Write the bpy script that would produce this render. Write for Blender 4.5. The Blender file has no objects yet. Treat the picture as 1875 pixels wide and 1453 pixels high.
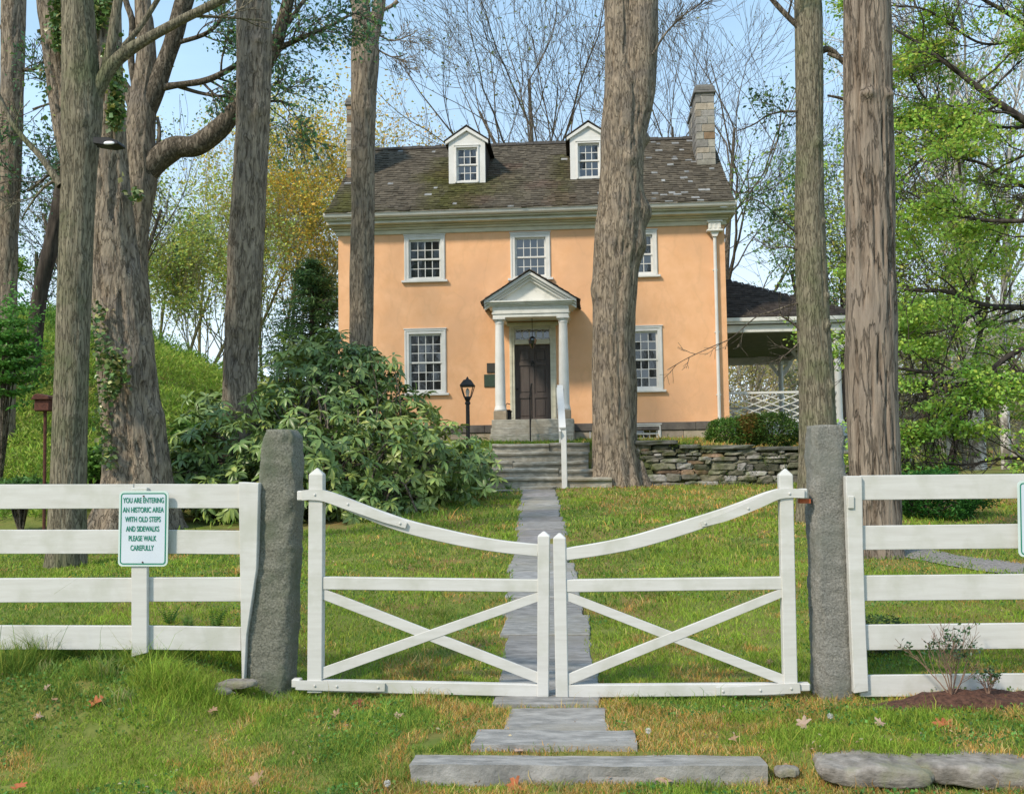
import bpy, bmesh, math, random
import numpy as np
from mathutils import Vector
R = math.radians
rnd = random.Random(7)
rng = np.random.default_rng(11)
C = bpy.context.scene.collection
SC = bpy.context.scene

# ------------------------------------------------------------------ camera, sky, sun, exposure
F_ = 1850.0; PSI = R(4.1); TH = R(3.8); RHO = .0135
_f = np.array([-math.sin(PSI)*math.cos(TH), math.cos(PSI)*math.cos(TH), math.sin(TH)])
_r0 = np.array([math.cos(PSI), math.sin(PSI), 0.0]); _u0 = np.cross(_r0, _f)
_r = _r0*math.cos(RHO) - _u0*math.sin(RHO); _u = _u0*math.cos(RHO) + _r0*math.sin(RHO)
CAM = np.array([0, 0, 1.42])
cd = bpy.data.cameras.new('camera'); cam = bpy.data.objects.new('camera', cd); C.objects.link(cam)
from mathutils import Matrix
m = Matrix([[_r[i], _u[i], -_f[i], CAM[i]] for i in range(3)] + [[0, 0, 0, 1]])
cam.matrix_world = m
cd.sensor_width = 36; cd.lens = F_/1875*36; cd.clip_end = 2000; cd.clip_start = .05
SC.camera = cam

def pt(px, py, Y):
    """world point at distance Y (metres north of the camera) seen at photo pixel px, py"""
    d = _f*F_ + _r*(px-937.5) - _u*(py-726.5)
    return CAM + d*(Y/d[1])

SUN_EL = R(42); SUN_AZ = R(-138)     # azimuth from +Y, clockwise; behind the camera and to its left
w = bpy.data.worlds.new('World'); SC.world = w; w.use_nodes = True
nt = w.node_tree; N = nt.nodes; L = nt.links; N.clear()
sky = N.new('ShaderNodeTexSky'); sky.sky_type = 'NISHITA'; sky.sun_disc = False
sky.sun_elevation = SUN_EL; sky.sun_rotation = SUN_AZ; sky.air_density = 1.0; sky.dust_density = .6; sky.ozone_density = 1.6
tc = N.new('ShaderNodeTexCoord'); mp = N.new('ShaderNodeMapping'); mp.inputs['Scale'].default_value = (1.6, 1.6, 4.5)
nz = N.new('ShaderNodeTexNoise'); nz.inputs['Scale'].default_value = 1.7; nz.inputs['Detail'].default_value = 7; nz.inputs['Roughness'].default_value = .55
rp = N.new('ShaderNodeValToRGB'); rp.color_ramp.elements[0].position = .40; rp.color_ramp.elements[1].position = .74
rp.color_ramp.elements[0].color = (.50, .50, .50, 1); rp.color_ramp.elements[1].color = (.74, .74, .74, 1)
mx = N.new('ShaderNodeMixRGB'); mx.inputs[2].default_value = (5.4, 8.2, 10.9, 1)
bg = N.new('ShaderNodeBackground'); bg.inputs[1].default_value = .13; out = N.new('ShaderNodeOutputWorld')
L.new(tc.outputs['Generated'], mp.inputs[0]); L.new(mp.outputs[0], nz.inputs[0]); L.new(nz.outputs[0], rp.inputs[0])
L.new(rp.outputs[0], mx.inputs[0]); L.new(sky.outputs[0], mx.inputs[1]); sx_ = N.new('ShaderNodeSeparateXYZ'); L.new(tc.outputs['Generated'], sx_.inputs[0]); mr_ = N.new('ShaderNodeMapRange'); mr_.interpolation_type = 'SMOOTHSTEP'
mr_.inputs[1].default_value = .42; mr_.inputs[2].default_value = .0; mr_.inputs[3].default_value = 0; mr_.inputs[4].default_value = .75; L.new(sx_.outputs[2], mr_.inputs[0])
m2_ = N.new('ShaderNodeMixRGB'); m2_.inputs[2].default_value = (8.3, 9.3, 10.0, 1); L.new(mr_.outputs[0], m2_.inputs[0]); L.new(mx.outputs[0], m2_.inputs[1]); L.new(m2_.outputs[0], bg.inputs[0]); L.new(bg.outputs[0], out.inputs[0])
sl = bpy.data.lights.new('sun', 'SUN'); sl.energy = 3.7; sl.angle = R(6); sl.color = (1, .88, .72)
sun = bpy.data.objects.new('sun', sl); C.objects.link(sun)
sd = Vector((math.sin(SUN_AZ)*math.cos(SUN_EL), math.cos(SUN_AZ)*math.cos(SUN_EL), math.sin(SUN_EL)))
sun.rotation_euler = sd.to_track_quat('Z', 'Y').to_euler(); sun.location = (-20, -20, 30)
SC.view_settings.view_transform = 'Standard'; SC.view_settings.look = 'None'
SC.view_settings.exposure = 0.10; SC.view_settings.gamma = 1
SC.cycles.max_bounces = 6; SC.cycles.transparent_max_bounces = 6

# ------------------------------------------------------------------ noise
def _h(i, j, k, s):
    n = (i*374761393 + j*668265263 + k*1274126177 + s*974634777) & 0xffffffff
    n = ((n ^ (n >> 13))*1103515245) & 0xffffffff
    n = ((n ^ (n >> 15))*2246822519) & 0xffffffff
    return ((n ^ (n >> 16)) & 0xffff)/65535.0
def vn(x, y, z, s=0):
    x, y, z = np.broadcast_arrays(np.asarray(x, float), np.asarray(y, float), np.asarray(z, float))
    i = np.floor(x).astype(np.int64); j = np.floor(y).astype(np.int64); k = np.floor(z).astype(np.int64)
    a = x-i; b = y-j; c = z-k
    a = a*a*(3-2*a); b = b*b*(3-2*b); c = c*c*(3-2*c)
    g = lambda p, q, r: _h(i+p, j+q, k+r, s)
    return ((g(0,0,0)*(1-a)+g(1,0,0)*a)*(1-b)+(g(0,1,0)*(1-a)+g(1,1,0)*a)*b)*(1-c) + \
           ((g(0,0,1)*(1-a)+g(1,0,1)*a)*(1-b)+(g(0,1,1)*(1-a)+g(1,1,1)*a)*b)*c
def fbm(x, y, z, s=0, o=3):
    t = 0; a = .5; n = 0
    for q in range(o):
        t = t + a*vn(np.asarray(x)*2**q, np.asarray(y)*2**q, np.asarray(z)*2**q, s+q); n += a; a *= .5
    return t/n
def sm(t):
    t = np.clip(t, 0, 1); return t*t*(3-2*t)

# ------------------------------------------------------------------ materials
M = {}
def mat(name, c1, c2=None, scale=6, stretch=(1,1,1), detail=5, rough=.8, bump=0, bscale=None, attr=False, spec=.4, trans=0, lo=.35, hi=.65, c3=None, s3=.8, metal=0, bstretch=None, crack=None, cpow=.75, ior=None, bdist=.02):
    m = bpy.data.materials.new(name); m.use_nodes = True; nt = m.node_tree; n = nt.nodes; l = nt.links
    b = n['Principled BSDF']; b.inputs['Roughness'].default_value = rough; b.inputs['Specular IOR Level'].default_value = spec; b.inputs['Metallic'].default_value = metal
    if ior: b.inputs['IOR'].default_value = ior
    tc = n.new('ShaderNodeTexCoord')
    def noise(sc, st, d=detail, r=.6):
        mp = n.new('ShaderNodeMapping'); mp.inputs['Scale'].default_value = st; l.new(tc.outputs['Object'], mp.inputs[0])
        z = n.new('ShaderNodeTexNoise'); z.inputs['Scale'].default_value = sc; z.inputs['Detail'].default_value = d; z.inputs['Roughness'].default_value = r
        l.new(mp.outputs[0], z.inputs[0]); return z
    z = noise(scale, stretch)
    rp = n.new('ShaderNodeValToRGB'); rp.color_ramp.elements[0].position = lo; rp.color_ramp.elements[1].position = hi
    c2 = c2 or c1
    rp.color_ramp.elements[0].color = (*c1, 1); rp.color_ramp.elements[1].color = (*c2, 1)
    l.new(z.outputs[0], rp.inputs[0]); col = rp.outputs[0]
    if c3:
        z3 = noise(s3, (1, 1, 1), 4); r3 = n.new('ShaderNodeValToRGB'); r3.color_ramp.elements[0].position = .48; r3.color_ramp.elements[1].position = .66
        l.new(z3.outputs[0], r3.inputs[0]); mx = n.new('ShaderNodeMixRGB'); mx.inputs[2].default_value = (*c3, 1)
        l.new(r3.outputs[0], mx.inputs[0]); l.new(col, mx.inputs[1]); col = mx.outputs[0]
    if attr:
        a = n.new('ShaderNodeVertexColor'); a.layer_name = 'Col'
        mx = n.new('ShaderNodeMixRGB'); mx.blend_type = 'MULTIPLY'; mx.inputs[0].default_value = 1
        l.new(a.outputs[0], mx.inputs[1]); l.new(col, mx.inputs[2]); col = mx.outputs[0]
    ck = None
    if crack:
        zc = noise(crack[0], (1, 1, crack[1]), 4, .55); zc.inputs['Distortion'].default_value = .35
        ab = n.new('ShaderNodeMath'); ab.operation = 'SUBTRACT'; ab.inputs[1].default_value = .5; l.new(zc.outputs[0], ab.inputs[0])
        a2 = n.new('ShaderNodeMath'); a2.operation = 'ABSOLUTE'; l.new(ab.outputs[0], a2.inputs[0])
        mr = n.new('ShaderNodeMapRange'); mr.inputs[2].default_value = crack[2]; mr.inputs[3].default_value = 1-cpow; mr.inputs[4].default_value = 1; l.new(a2.outputs[0], mr.inputs[0]); ck = mr.outputs[0]
        mx = n.new('ShaderNodeMixRGB'); mx.blend_type = 'MULTIPLY'; mx.inputs[0].default_value = 1; l.new(col, mx.inputs[1]); l.new(ck, mx.inputs[2]); col = mx.outputs[0]
    l.new(col, b.inputs['Base Color'])
    if bump:
        zb = noise(bscale or scale*2, bstretch or stretch, 6, .65); bp = n.new('ShaderNodeBump'); bp.inputs['Strength'].default_value = bump; bp.inputs['Distance'].default_value = bdist
        h_ = zb.outputs[0]
        if ck is not None:
            ad = n.new('ShaderNodeMath'); ad.operation = 'ADD'; l.new(h_, ad.inputs[0]); l.new(ck, ad.inputs[1]); h_ = ad.outputs[0]
        l.new(h_, bp.inputs['Height']); l.new(bp.outputs[0], b.inputs['Normal'])
    if trans:
        t = n.new('ShaderNodeBsdfTranslucent'); l.new(col, t.inputs[0]); ms = n.new('ShaderNodeMixShader'); ms.inputs[0].default_value = trans
        l.new(b.outputs[0], ms.inputs[1]); l.new(t.outputs[0], ms.inputs[2]); l.new(ms.outputs[0], n['Material Output'].inputs[0])
    M[name] = m; return m
W1 = (1, 1, 1)
mat('stucco', (.775, .425, .22), (.865, .505, .285), 2.3, rough=.93, bump=.35, bscale=26, crack=(1.1, .5, .03), cpow=.05, c3=(.72, .415, .235), s3=.45, lo=.3, hi=.7, spec=.15, bdist=.012)
mat('white_paint', (.62, .61, .57), (.70, .69, .66), 3, (1,1,1), rough=.55, bump=.12, bscale=40, spec=.35, bdist=.004)
mat('board_paint', (.53, .515, .48), (.61, .60, .57), 5, (.5, 1, 6), c3=(.50, .495, .44), s3=3.5, rough=.5, bump=.25, bscale=14, bstretch=(.6, 1, 9), spec=.35, lo=.25, hi=.6, bdist=.003)
mat('aged_white', (.55, .55, .50), (.72, .71, .66), 4, rough=.6, bump=.1, bscale=30, lo=.25, hi=.55, bdist=.004)
mat('cornice_paint', (.46, .44, .33), (.60, .58, .46), 2.5, (1, 1, 3), rough=.6, bump=.1, bscale=20, lo=.3, hi=.6)
mat('shingle', W1, (.55, .55, .55), 9, (1, 1, 1), rough=.95, attr=True, bump=.6, bscale=22, lo=.3, hi=.75, spec=.15)
mat('dark_wood', (.062, .050, .044), (.09, .073, .064), 14, (1, 1, .12), rough=.6, bump=.2, bscale=30)
mat('olive_board', (.10, .115, .04), (.15, .16, .07), 5, rough=.7)
mat('blue_board', (.24, .31, .36), (.31, .37, .41), 5, rough=.7)
mat('foundation', (.30, .255, .19), (.42, .36, .28), 5, rough=.9, bump=.5, bscale=16, attr=True)
mat('watertable', (.085, .075, .068), (.17, .15, .13), 3, rough=.9, bump=.5, bscale=18)
mat('chimney_stone', W1, (.68, .68, .68), 8, rough=.95, bump=.6, bscale=18, attr=True)
mat('mortar', (.13, .12, .10), (.20, .18, .15), 9, rough=.95)
mat('wallstone', W1, (.55, .55, .53), 9, rough=.95, bump=.8, bscale=17, attr=True, c3=(.35, .42, .20), s3=3.2)
mat('step_stone', (.26, .245, .20), (.46, .43, .36), 6, (1, 1, 3), rough=.92, bump=.6, bscale=20, c3=(.27, .24, .18), s3=2)
mat('flagstone', (.19, .185, .175), (.37, .355, .335), 7, (1, 3, 1), rough=.85, bump=.7, bscale=14, bstretch=(1, 3, 1), c3=(.27, .25, .21), s3=1.6, attr=True)
mat('granite_l', (.075, .078, .058), (.235, .230, .185), 85, detail=6, rough=.88, bump=.9, bscale=55, c3=(.11, .125, .085), s3=3.5, lo=.3, hi=.66, bdist=.01)
mat('granite_r', (.105, .102, .088), (.285, .275, .245), 95, detail=6, rough=.88, bump=.9, bscale=60, c3=(.17, .175, .15), s3=2.5, lo=.3, hi=.66, bdist=.01)
mat('rock', (.14, .125, .105), (.34, .305, .27), 12, (1, 1, 1.6), detail=9, rough=.95, bump=.8, bscale=40, c3=(.21, .20, .13), s3=6, bdist=.01)
mat('soil', (.12, .155, .035), (.20, .21, .055), 3.5, detail=8, rough=1, bump=.6, bscale=30, c3=(.22, .15, .06), s3=.9, spec=.1)
mat('mulch', (.055, .025, .017), (.15, .07, .045), 40, rough=1, bump=1, bscale=60)
mat('gravel', (.16, .15, .14), (.32, .29, .27), 30, rough=1, bump=.8, bscale=50)
mat('grass', W1, (.75, .75, .75), 2, rough=.7, attr=True, trans=.35, spec=.2)
mat('leaf', W1, (.8, .8, .8), 3, rough=.55, attr=True, trans=.40, spec=.3)
mat('rhodo_leaf', W1, (.85, .85, .85), 3, rough=.38, attr=True, trans=.12, spec=.5)
mat('dead_leaf', W1, (.75, .7, .7), 30, rough=.8, attr=True, trans=.2)
mat('bark_smooth', (.15, .13, .092), (.30, .265, .19), 26, (1, 1, .16), rough=.95, bump=1, bscale=40, bstretch=(1, 1, .14), c3=(.16, .165, .095), s3=1.6, spec=.1, lo=.3, hi=.68, crack=(34, .13, .05), cpow=.45)
mat('bark_rough', (.155, .122, .09), (.36, .295, .22), 20, (1, 1, .25), rough=.95, bump=1, bscale=30, bstretch=(1, 1, .25), c3=(.22, .185, .15), s3=2.2, spec=.1, lo=.3, hi=.64, bdist=.03, crack=(13, .20, .04), cpow=.45)
mat('bark_shag', (.15, .118, .09), (.34, .275, .215), 16, (1, 1, .12), rough=.95, bump=1, bscale=30, bstretch=(1, 1, .12), c3=(.26, .215, .175), s3=1.3, spec=.1, lo=.32, hi=.62, bdist=.03, crack=(10, .14, .04), cpow=.5)
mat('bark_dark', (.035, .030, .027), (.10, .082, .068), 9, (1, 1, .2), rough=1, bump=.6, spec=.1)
mat('bark_mid', (.09, .075, .055), (.24, .20, .155), 18, (1, 1, .3), rough=1, bump=1, spec=.1, crack=(18, .3, .05), cpow=.6)
mat('bark_white', (.17, .15, .12), (.62, .59, .54), 2.6, (1, 1, .5), rough=.9, bump=.5, lo=.42, hi=.56)
mat('black_metal', (.012, .012, .013), (.02, .02, .02), 8, rough=.45, metal=.3)
mat('rust', (.06, .022, .016), (.12, .045, .03), 20, rough=.95, bump=.4)
mat('rust_bright', (.30, .06, .02), (.45, .13, .05), 40, rough=.9)
mat('bronze', (.045, .045, .04), (.075, .07, .058), 40, rough=.55, metal=.4)
mat('bronze_green', (.035, .06, .042), (.06, .09, .06), 40, rough=.6, metal=.3)
mat('sign_face', (.56, .62, .70), (.62, .67, .73), 3, rough=.35, spec=.4)
mat('sign_edge', (.55, .66, .62), (.60, .70, .66), 3, rough=.35)
mat('sign_green', (.008, .205, .125), (.012, .23, .145), 9, rough=.4)
mat('lamp_glass', (.45, .42, .36), (.5, .47, .4), 5, rough=.15)
mat('galv', (.5, .5, .5), (.7, .7, .7), 20, rough=.4, metal=.6)
mat('glass', (.006, .008, .009), (.014, .017, .018), 1.5, rough=.03, spec=1.0, ior=1.65, bump=.12, bscale=3, bdist=.02)

# ------------------------------------------------------------------ object helpers
def wl(o):
    v = Vector((0, 0, 0))
    while o: v += o.location; o = o.parent
    return v
def tag(o, label=None, cat=None, group=None, kind=None):
    if label: o['label'] = label
    if cat: o['category'] = cat
    if group: o['group'] = group
    if kind: o['kind'] = kind
    return o
def thing(name, loc, label, cat, group=None):
    o = bpy.data.objects.new(name, None); C.objects.link(o); o.location = [float(v) for v in loc]; o.empty_display_size = .2
    return tag(o, label, cat, group)
def link(name, me, mt, parent=None, smooth=False):
    me.materials.append(M[mt]); o = bpy.data.objects.new(name, me); C.objects.link(o)
    if parent: o.parent = parent
    if smooth: me.polygons.foreach_set('use_smooth', np.ones(len(me.polygons), bool))
    return o
def npmesh(name, V, Fc, mt, parent=None, cols=None, smooth=False, loc=None):
    """V (n,3) world coordinates, Fc (m,k) faces with equal k, or a list of faces"""
    V = np.asarray(V, float)
    off = np.array(wl(parent)) if parent else (np.array(loc, float) if loc is not None else np.zeros(3))
    me = bpy.data.meshes.new(name)
    if isinstance(Fc, list) and len({len(f) for f in Fc}) > 1:
        me.from_pydata([tuple(v) for v in V-off], [], Fc)
    else:
        Fc = np.asarray(Fc, np.int32); k = Fc.shape[1]
        me.vertices.add(len(V)); me.vertices.foreach_set('co', (V-off).astype(np.float32).ravel())
        me.loops.add(Fc.size); me.loops.foreach_set('vertex_index', Fc.ravel())
        me.polygons.add(len(Fc)); me.polygons.foreach_set('loop_start', np.arange(0, Fc.size, k, dtype=np.int32))
        me.update(calc_edges=True)
    if cols is not None:
        a = me.color_attributes.new('Col', 'FLOAT_COLOR', 'POINT')
        c4 = np.ones((len(V), 4), np.float32); c4[:, :3] = cols; a.data.foreach_set('color', c4.ravel())
    o = link(name, me, mt, parent, smooth)
    if loc is not None and not parent: o.location = [float(v) for v in loc]
    return o
class MB:
    def __init__(s): s.v = []; s.f = []; s.c = []; s.n = 0
    def add(s, V, Fs, col=None):
        V = np.asarray(V, float); s.v.append(V); s.f += [tuple(int(i)+s.n for i in f) for f in Fs]; s.n += len(V)
        s.c.append(np.tile(np.array(col if col is not None else (1, 1, 1), float), (len(V), 1)))
        return s
    def box(s, x0, x1, y0, y1, z0, z1, col=None, bev=0):
        if bev:
            b = bev; V = []; 
            # chamfered box from three nested slabs
            P = []
            for (sx, sy, sz) in [(a, c, d) for a in (0, 1) for c in (0, 1) for d in (0, 1)]:
                X = (x0, x1)[sx]; Y = (y0, y1)[sy]; Z = (z0, z1)[sz]; ix = (b, -b)[sx]; iy = (b, -b)[sy]; iz = (b, -b)[sz]
                P += [(X, Y+iy, Z+iz), (X+ix, Y, Z+iz), (X+ix, Y+iy, Z)]
            idx = lambda a, c, d, k: (a*4+c*2+d)*3+k
            Fs = []
            for a in (0, 1): Fs.append([idx(a, 0, 0, 0), idx(a, 1, 0, 0), idx(a, 1, 1, 0), idx(a, 0, 1, 0)])
            for c in (0, 1): Fs.append([idx(0, c, 0, 1), idx(1, c, 0, 1), idx(1, c, 1, 1), idx(0, c, 1, 1)])
            for d in (0, 1): Fs.append([idx(0, 0, d, 2), idx(1, 0, d, 2), idx(1, 1, d, 2), idx(0, 1, d, 2)])
            for a in (0, 1):
                for c in (0, 1): Fs.append([idx(a, c, 0, 0), idx(a, c, 1, 0), idx(a, c, 1, 1), idx(a, c, 0, 1)])
                for d in (0, 1): Fs.append([idx(a, 0, d, 0), idx(a, 1, d, 0), idx(a, 1, d, 2), idx(a, 0, d, 2)])
            for c in (0, 1):
                for d in (0, 1): Fs.append([idx(0, c, d, 1), idx(1, c, d, 1), idx(1, c, d, 2), idx(0, c, d, 2)])
            for q in range(8): Fs.append([q*3, q*3+1, q*3+2])
            return s.add(P, Fs, col)
        V = [(x, y, z) for x in (x0, x1) for y in (y0, y1) for z in (z0, z1)]
        return s.add(V, [(0,1,3,2), (4,6,7,5), (0,4,5,1), (2,3,7,6), (0,2,6,4), (1,5,7,3)], col)
    def prism(s, poly, y0, y1, col=None):
        """poly: list of (x,z), extruded along Y"""
        n = len(poly); V = [(x, y0, z) for x, z in poly] + [(x, y1, z) for x, z in poly]
        Fs = [tuple(range(n)), tuple(range(2*n-1, n-1, -1))] + [(i, i+n, (i+1) % n+n, (i+1) % n) for i in range(n)]
        return s.add(V, Fs, col)
    def prismx(s, poly, x0, x1, col=None):
        n = len(poly); V = [(x0, y, z) for y, z in poly] + [(x1, y, z) for y, z in poly]
        Fs = [tuple(range(n)), tuple(range(2*n-1, n-1, -1))] + [(i, i+n, (i+1) % n+n, (i+1) % n) for i in range(n)]
        return s.add(V, Fs, col)
    def bar(s, a, b, w, t, up=(0, 0, 1), col=None):
        """square bar from a to b, w wide across up, t thick along the third axis"""
        a = np.array(a, float); b = np.array(b, float); d = b-a; d /= np.linalg.norm(d)
        up = np.array(up, float); sd = np.cross(d, up); sd /= np.linalg.norm(sd); u = np.cross(sd, d)
        V = [p+u*w/2*i+sd*t/2*j for p in (a, b) for i in (-1, 1) for j in (-1, 1)]
        return s.add(V, [(0,1,3,2), (4,6,7,5), (0,4,5,1), (2,3,7,6), (0,2,6,4), (1,5,7,3)], col)
    def tube(s, P, r, k=8, col=None, cap=True):
        V, Fc = tube(P, r, k); Fc = [tuple(f) for f in Fc]
        if cap: n = len(V)//k; Fc += [tuple(range(k-1, -1, -1)), tuple(range((n-1)*k, n*k))]
        return s.add(V, Fc, col)
    def lathe(s, c, prof, k=20, col=None):
        """prof: list of (r, z) above c"""
        c = np.array(c, float); a = np.arange(k)*2*math.pi/k; V = []
        for r, z in prof: V += [c+np.array((r*math.cos(t), r*math.sin(t), z)) for t in a]
        n = len(prof); Fs = [(i*k+j, i*k+(j+1) % k, (i+1)*k+(j+1) % k, (i+1)*k+j) for i in range(n-1) for j in range(k)]
        Fs += [tuple(range(k-1, -1, -1)), tuple(range((n-1)*k, n*k))]
        return s.add(V, Fs, col)
    def stone(s, cx, cy, cz, hx, hy, hz, col=None, n=9, e=.45, amp=.08, seed=0, flat=False):
        """rounded irregular block"""
        u = np.linspace(-math.pi/2, math.pi/2, n); v = np.linspace(-math.pi, math.pi, 2*n, endpoint=False)
        U, Vv = np.meshgrid(u, v, indexing='ij')
        pw = lambda t, q: np.sign(t)*np.abs(t)**q
        x = pw(np.cos(U), e)*pw(np.cos(Vv), e); y = pw(np.cos(U), e)*pw(np.sin(Vv), e); z = pw(np.sin(U), e)
        d = 1+amp*(fbm(x*1.7+seed, y*1.7, z*1.7, 3, 3)*2-1)*2
        P = np.stack([cx+x*hx*d, cy+y*hy*d, cz+z*hz*(d if not flat else 1+(d-1)*.4)], -1).reshape(-1, 3); k = 2*n
        Fs = [(i*k+j, i*k+(j+1) % k, (i+1)*k+(j+1) % k, (i+1)*k+j) for i in range(n-1) for j in range(k)]
        return s.add(P, Fs, col)
    def build(s, name, mt, parent=None, loc=None, smooth=False, bevel=0):
        V = np.concatenate(s.v); off = np.array(wl(parent)) if parent else (np.array(loc, float) if loc is not None else np.zeros(3))
        me = bpy.data.meshes.new(name); me.from_pydata([tuple(v) for v in V-off], [], s.f)
        a = me.color_attributes.new('Col', 'FLOAT_COLOR', 'POINT'); c4 = np.ones((len(V), 4), np.float32); c4[:, :3] = np.concatenate(s.c); a.data.foreach_set('color', c4.ravel())
        bm = bmesh.new(); bm.from_mesh(me); bmesh.ops.recalc_face_normals(bm, faces=bm.faces)
        if bevel: bmesh.ops.bevel(bm, geom=bm.edges, offset=bevel, segments=1, affect='EDGES', clamp_overlap=True)
        bm.to_mesh(me); bm.free()
        o = link(name, me, mt, parent, smooth)
        if loc is not None and not parent: o.location = [float(q) for q in loc]
        return o
def frames(P):
    P = np.asarray(P, float); T = np.gradient(P, axis=0); T /= np.linalg.norm(T, axis=1)[:, None]+1e-9
    a = np.array([0, 1, 0.]) if abs(T[0][1]) < .8 else np.array([1, 0, 0.])
    Nn = []; n = a-T[0]*a.dot(T[0]); n /= np.linalg.norm(n)
    for t in T:
        n = n-t*n.dot(t); n /= np.linalg.norm(n)+1e-9; Nn.append(n)
    Nn = np.array(Nn); return T, Nn, np.cross(T, Nn)
def tube(P, r, k):
    P = np.asarray(P, float); r = np.broadcast_to(r, (len(P),)); T, A, B = frames(P)
    a = np.arange(k)*2*math.pi/k
    V = P[:, None]+r[:, None, None]*(np.cos(a)[None, :, None]*A[:, None]+np.sin(a)[None, :, None]*B[:, None])
    n = len(P); i = np.arange(n-1)[:, None]*k; j = np.arange(k)[None]; j2 = (j+1) % k
    Fc = np.stack([i+j, i+j2, i+k+j2, i+k+j], -1).reshape(-1, 4)
    return V.reshape(-1, 3), Fc
def cr(P, n):
    """smooth resample of control points (columns: any values) to n samples"""
    P = np.asarray(P, float); 
    Q = np.vstack([2*P[0]-P[1], P, 2*P[-1]-P[-2]]); d = np.linalg.norm(np.diff(P[:, :3], axis=0), axis=1); s = np.concatenate([[0], np.cumsum(d)])
    t = np.interp(np.linspace(0, s[-1], n), s, np.arange(len(P))); i = np.minimum(t.astype(int), len(P)-2); f = (t-i)[:, None]
    p0, p1, p2, p3 = Q[i], Q[i+1], Q[i+2], Q[i+3]
    return .5*((2*p1)+(-p0+p2)*f+(2*p0-5*p1+4*p2-p3)*f*f+(-p0+3*p1-3*p2+p3)*f**3), np.linspace(0, s[-1], n)
class TB:
    """many tubes of k sides joined into one mesh"""
    def __init__(s): s.V = []; s.F = []; s.n = 0
    def add(s, V, Fc): s.V.append(V); s.F.append(Fc+s.n); s.n += len(V)
    def build(s, name, mt, parent=None, loc=None): return npmesh(name, np.concatenate(s.V), np.concatenate(s.F), mt, parent, smooth=True, loc=loc)
def px_path(pts, Y):
    """[(px, py, width px[, Y])] -> control points and radii"""
    o = []
    for p in pts:
        y = p[3] if len(p) > 3 else Y; q = pt(p[0], p[1], y); o.append((*q, p[2]/2*y/F_))
    return o
def bark(ctrl, seg=64, dz=.05, amp=.02, fx=7, fz=1.2, flare=0, lobes=6, fh=.35, seed=0, knots=()):
    """trunk with furrowed bark: rings along a smooth path, displaced outwards"""
    ctrl = np.array(ctrl, float); Ln = np.linalg.norm(np.diff(ctrl[:, :3], axis=0), axis=1).sum()
    Pr, s = cr(ctrl, max(4, int(Ln/dz))); P = Pr[:, :3]; r = np.maximum(Pr[:, 3], .004); T, A, B = frames(P)
    a = np.arange(seg)*2*math.pi/seg; ca = np.cos(a)[None]; sa = np.sin(a)[None]; S = s[:, None]; rr = r[:, None]
    wob = (fbm(ca*1.2+seed, sa*1.2, S*.9, seed+5, 2)-.5)*.16*rr
    wx = (vn(ca*2, sa*2, S*2.2, seed+9)-.5)*.9
    n1 = vn(ca*rr*fx*2+wx, sa*rr*fx*2, S*fz, seed+1); n2 = vn(ca*rr*fx*5+wx, sa*rr*fx*5, S*fz*2.6, seed+2); n3 = vn(ca*rr*fx*11, sa*rr*fx*11, S*fz*6, seed+3)
    ridge = (1-np.abs(2*n1-1))*.55+(1-np.abs(2*n2-1))*.3+n3*.15
    d = amp*((ridge-.5)*.6+(sm((ridge-.50)/.10)-.5)*.75)*np.minimum(1, rr/.12)
    R_ = rr+wob+d
    if flare: R_ = R_+rr*flare*np.exp(-S/fh)*(.45+.55*np.cos(lobes*a[None]+seed+.8*np.sin(2*a[None]))**2)
    for (ks, ka, kr, kh) in knots:
        da = np.arctan2(np.sin(a[None]-ka), np.cos(a[None]-ka))*rr; R_ = R_+kh*np.exp(-(da**2+(S-ks)**2)/(kr*kr))
    V = P[:, None]+R_[..., None]*(ca[..., None]*A[:, None]+sa[..., None]*B[:, None])
    n = len(P); i = np.arange(n-1)[:, None]*seg; j = np.arange(seg)[None]; j2 = (j+1) % seg
    return V.reshape(-1, 3), np.stack([i+j, i+j2, i+seg+j2, i+seg+j], -1).reshape(-1, 4)
def unit(v): v = np.asarray(v, float); return v/(np.linalg.norm(v, axis=-1, keepdims=True)+1e-9)
# leaf templates: x along the leaf, y across, z up
LEAF3 = (np.array([(0,0,0), (.35,-.5,.06), (.35,0,0), (.35,.5,.06), (.72,-.42,0), (.72,0,-.05), (.72,.42,0), (1,0,-.16)]),
         np.array([(0,1,2), (0,2,3), (1,4,5), (1,5,2), (2,5,6), (2,6,3), (4,7,5), (5,7,6)]))
LEAF1 = (np.array([(0,0,0), (.5,-.5,.08), (1,0,-.05), (.5,.5,.08)]), np.array([(0,1,2), (0,2,3)]))
def scatter(tp, P, X, Zn, ln, wd, cols):
    """copies of template tp at P, leaf axis X, normal Zn, lengths ln, widths wd -> V, F, col"""
    X = unit(X); Y = unit(np.cross(Zn, X)); Z = np.cross(X, Y); t = tp[0]
    V = P[:, None]+ln[:, None, None]*(t[None, :, 0:1]*X[:, None]+t[None, :, 2:3]*Z[:, None])+wd[:, None, None]*t[None, :, 1:2]*Y[:, None]
    k = len(t); Fc = (np.arange(len(P))[:, None, None]*k+tp[1][None]).reshape(-1, 3)
    return V.reshape(-1, 3), Fc, np.repeat(cols, k, axis=0)
def rcols(n, base, var=.25, alt=None, pa=.3, g=None):
    g = g or rng; b = np.tile(np.array(base, float), (n, 1))
    if alt is not None: mk = g.random(n) < pa; b[mk] = alt
    return b*(1+(g.random((n, 1))-.5)*2*var)*(1+(g.random((n, 3))-.5)*.2)
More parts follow.
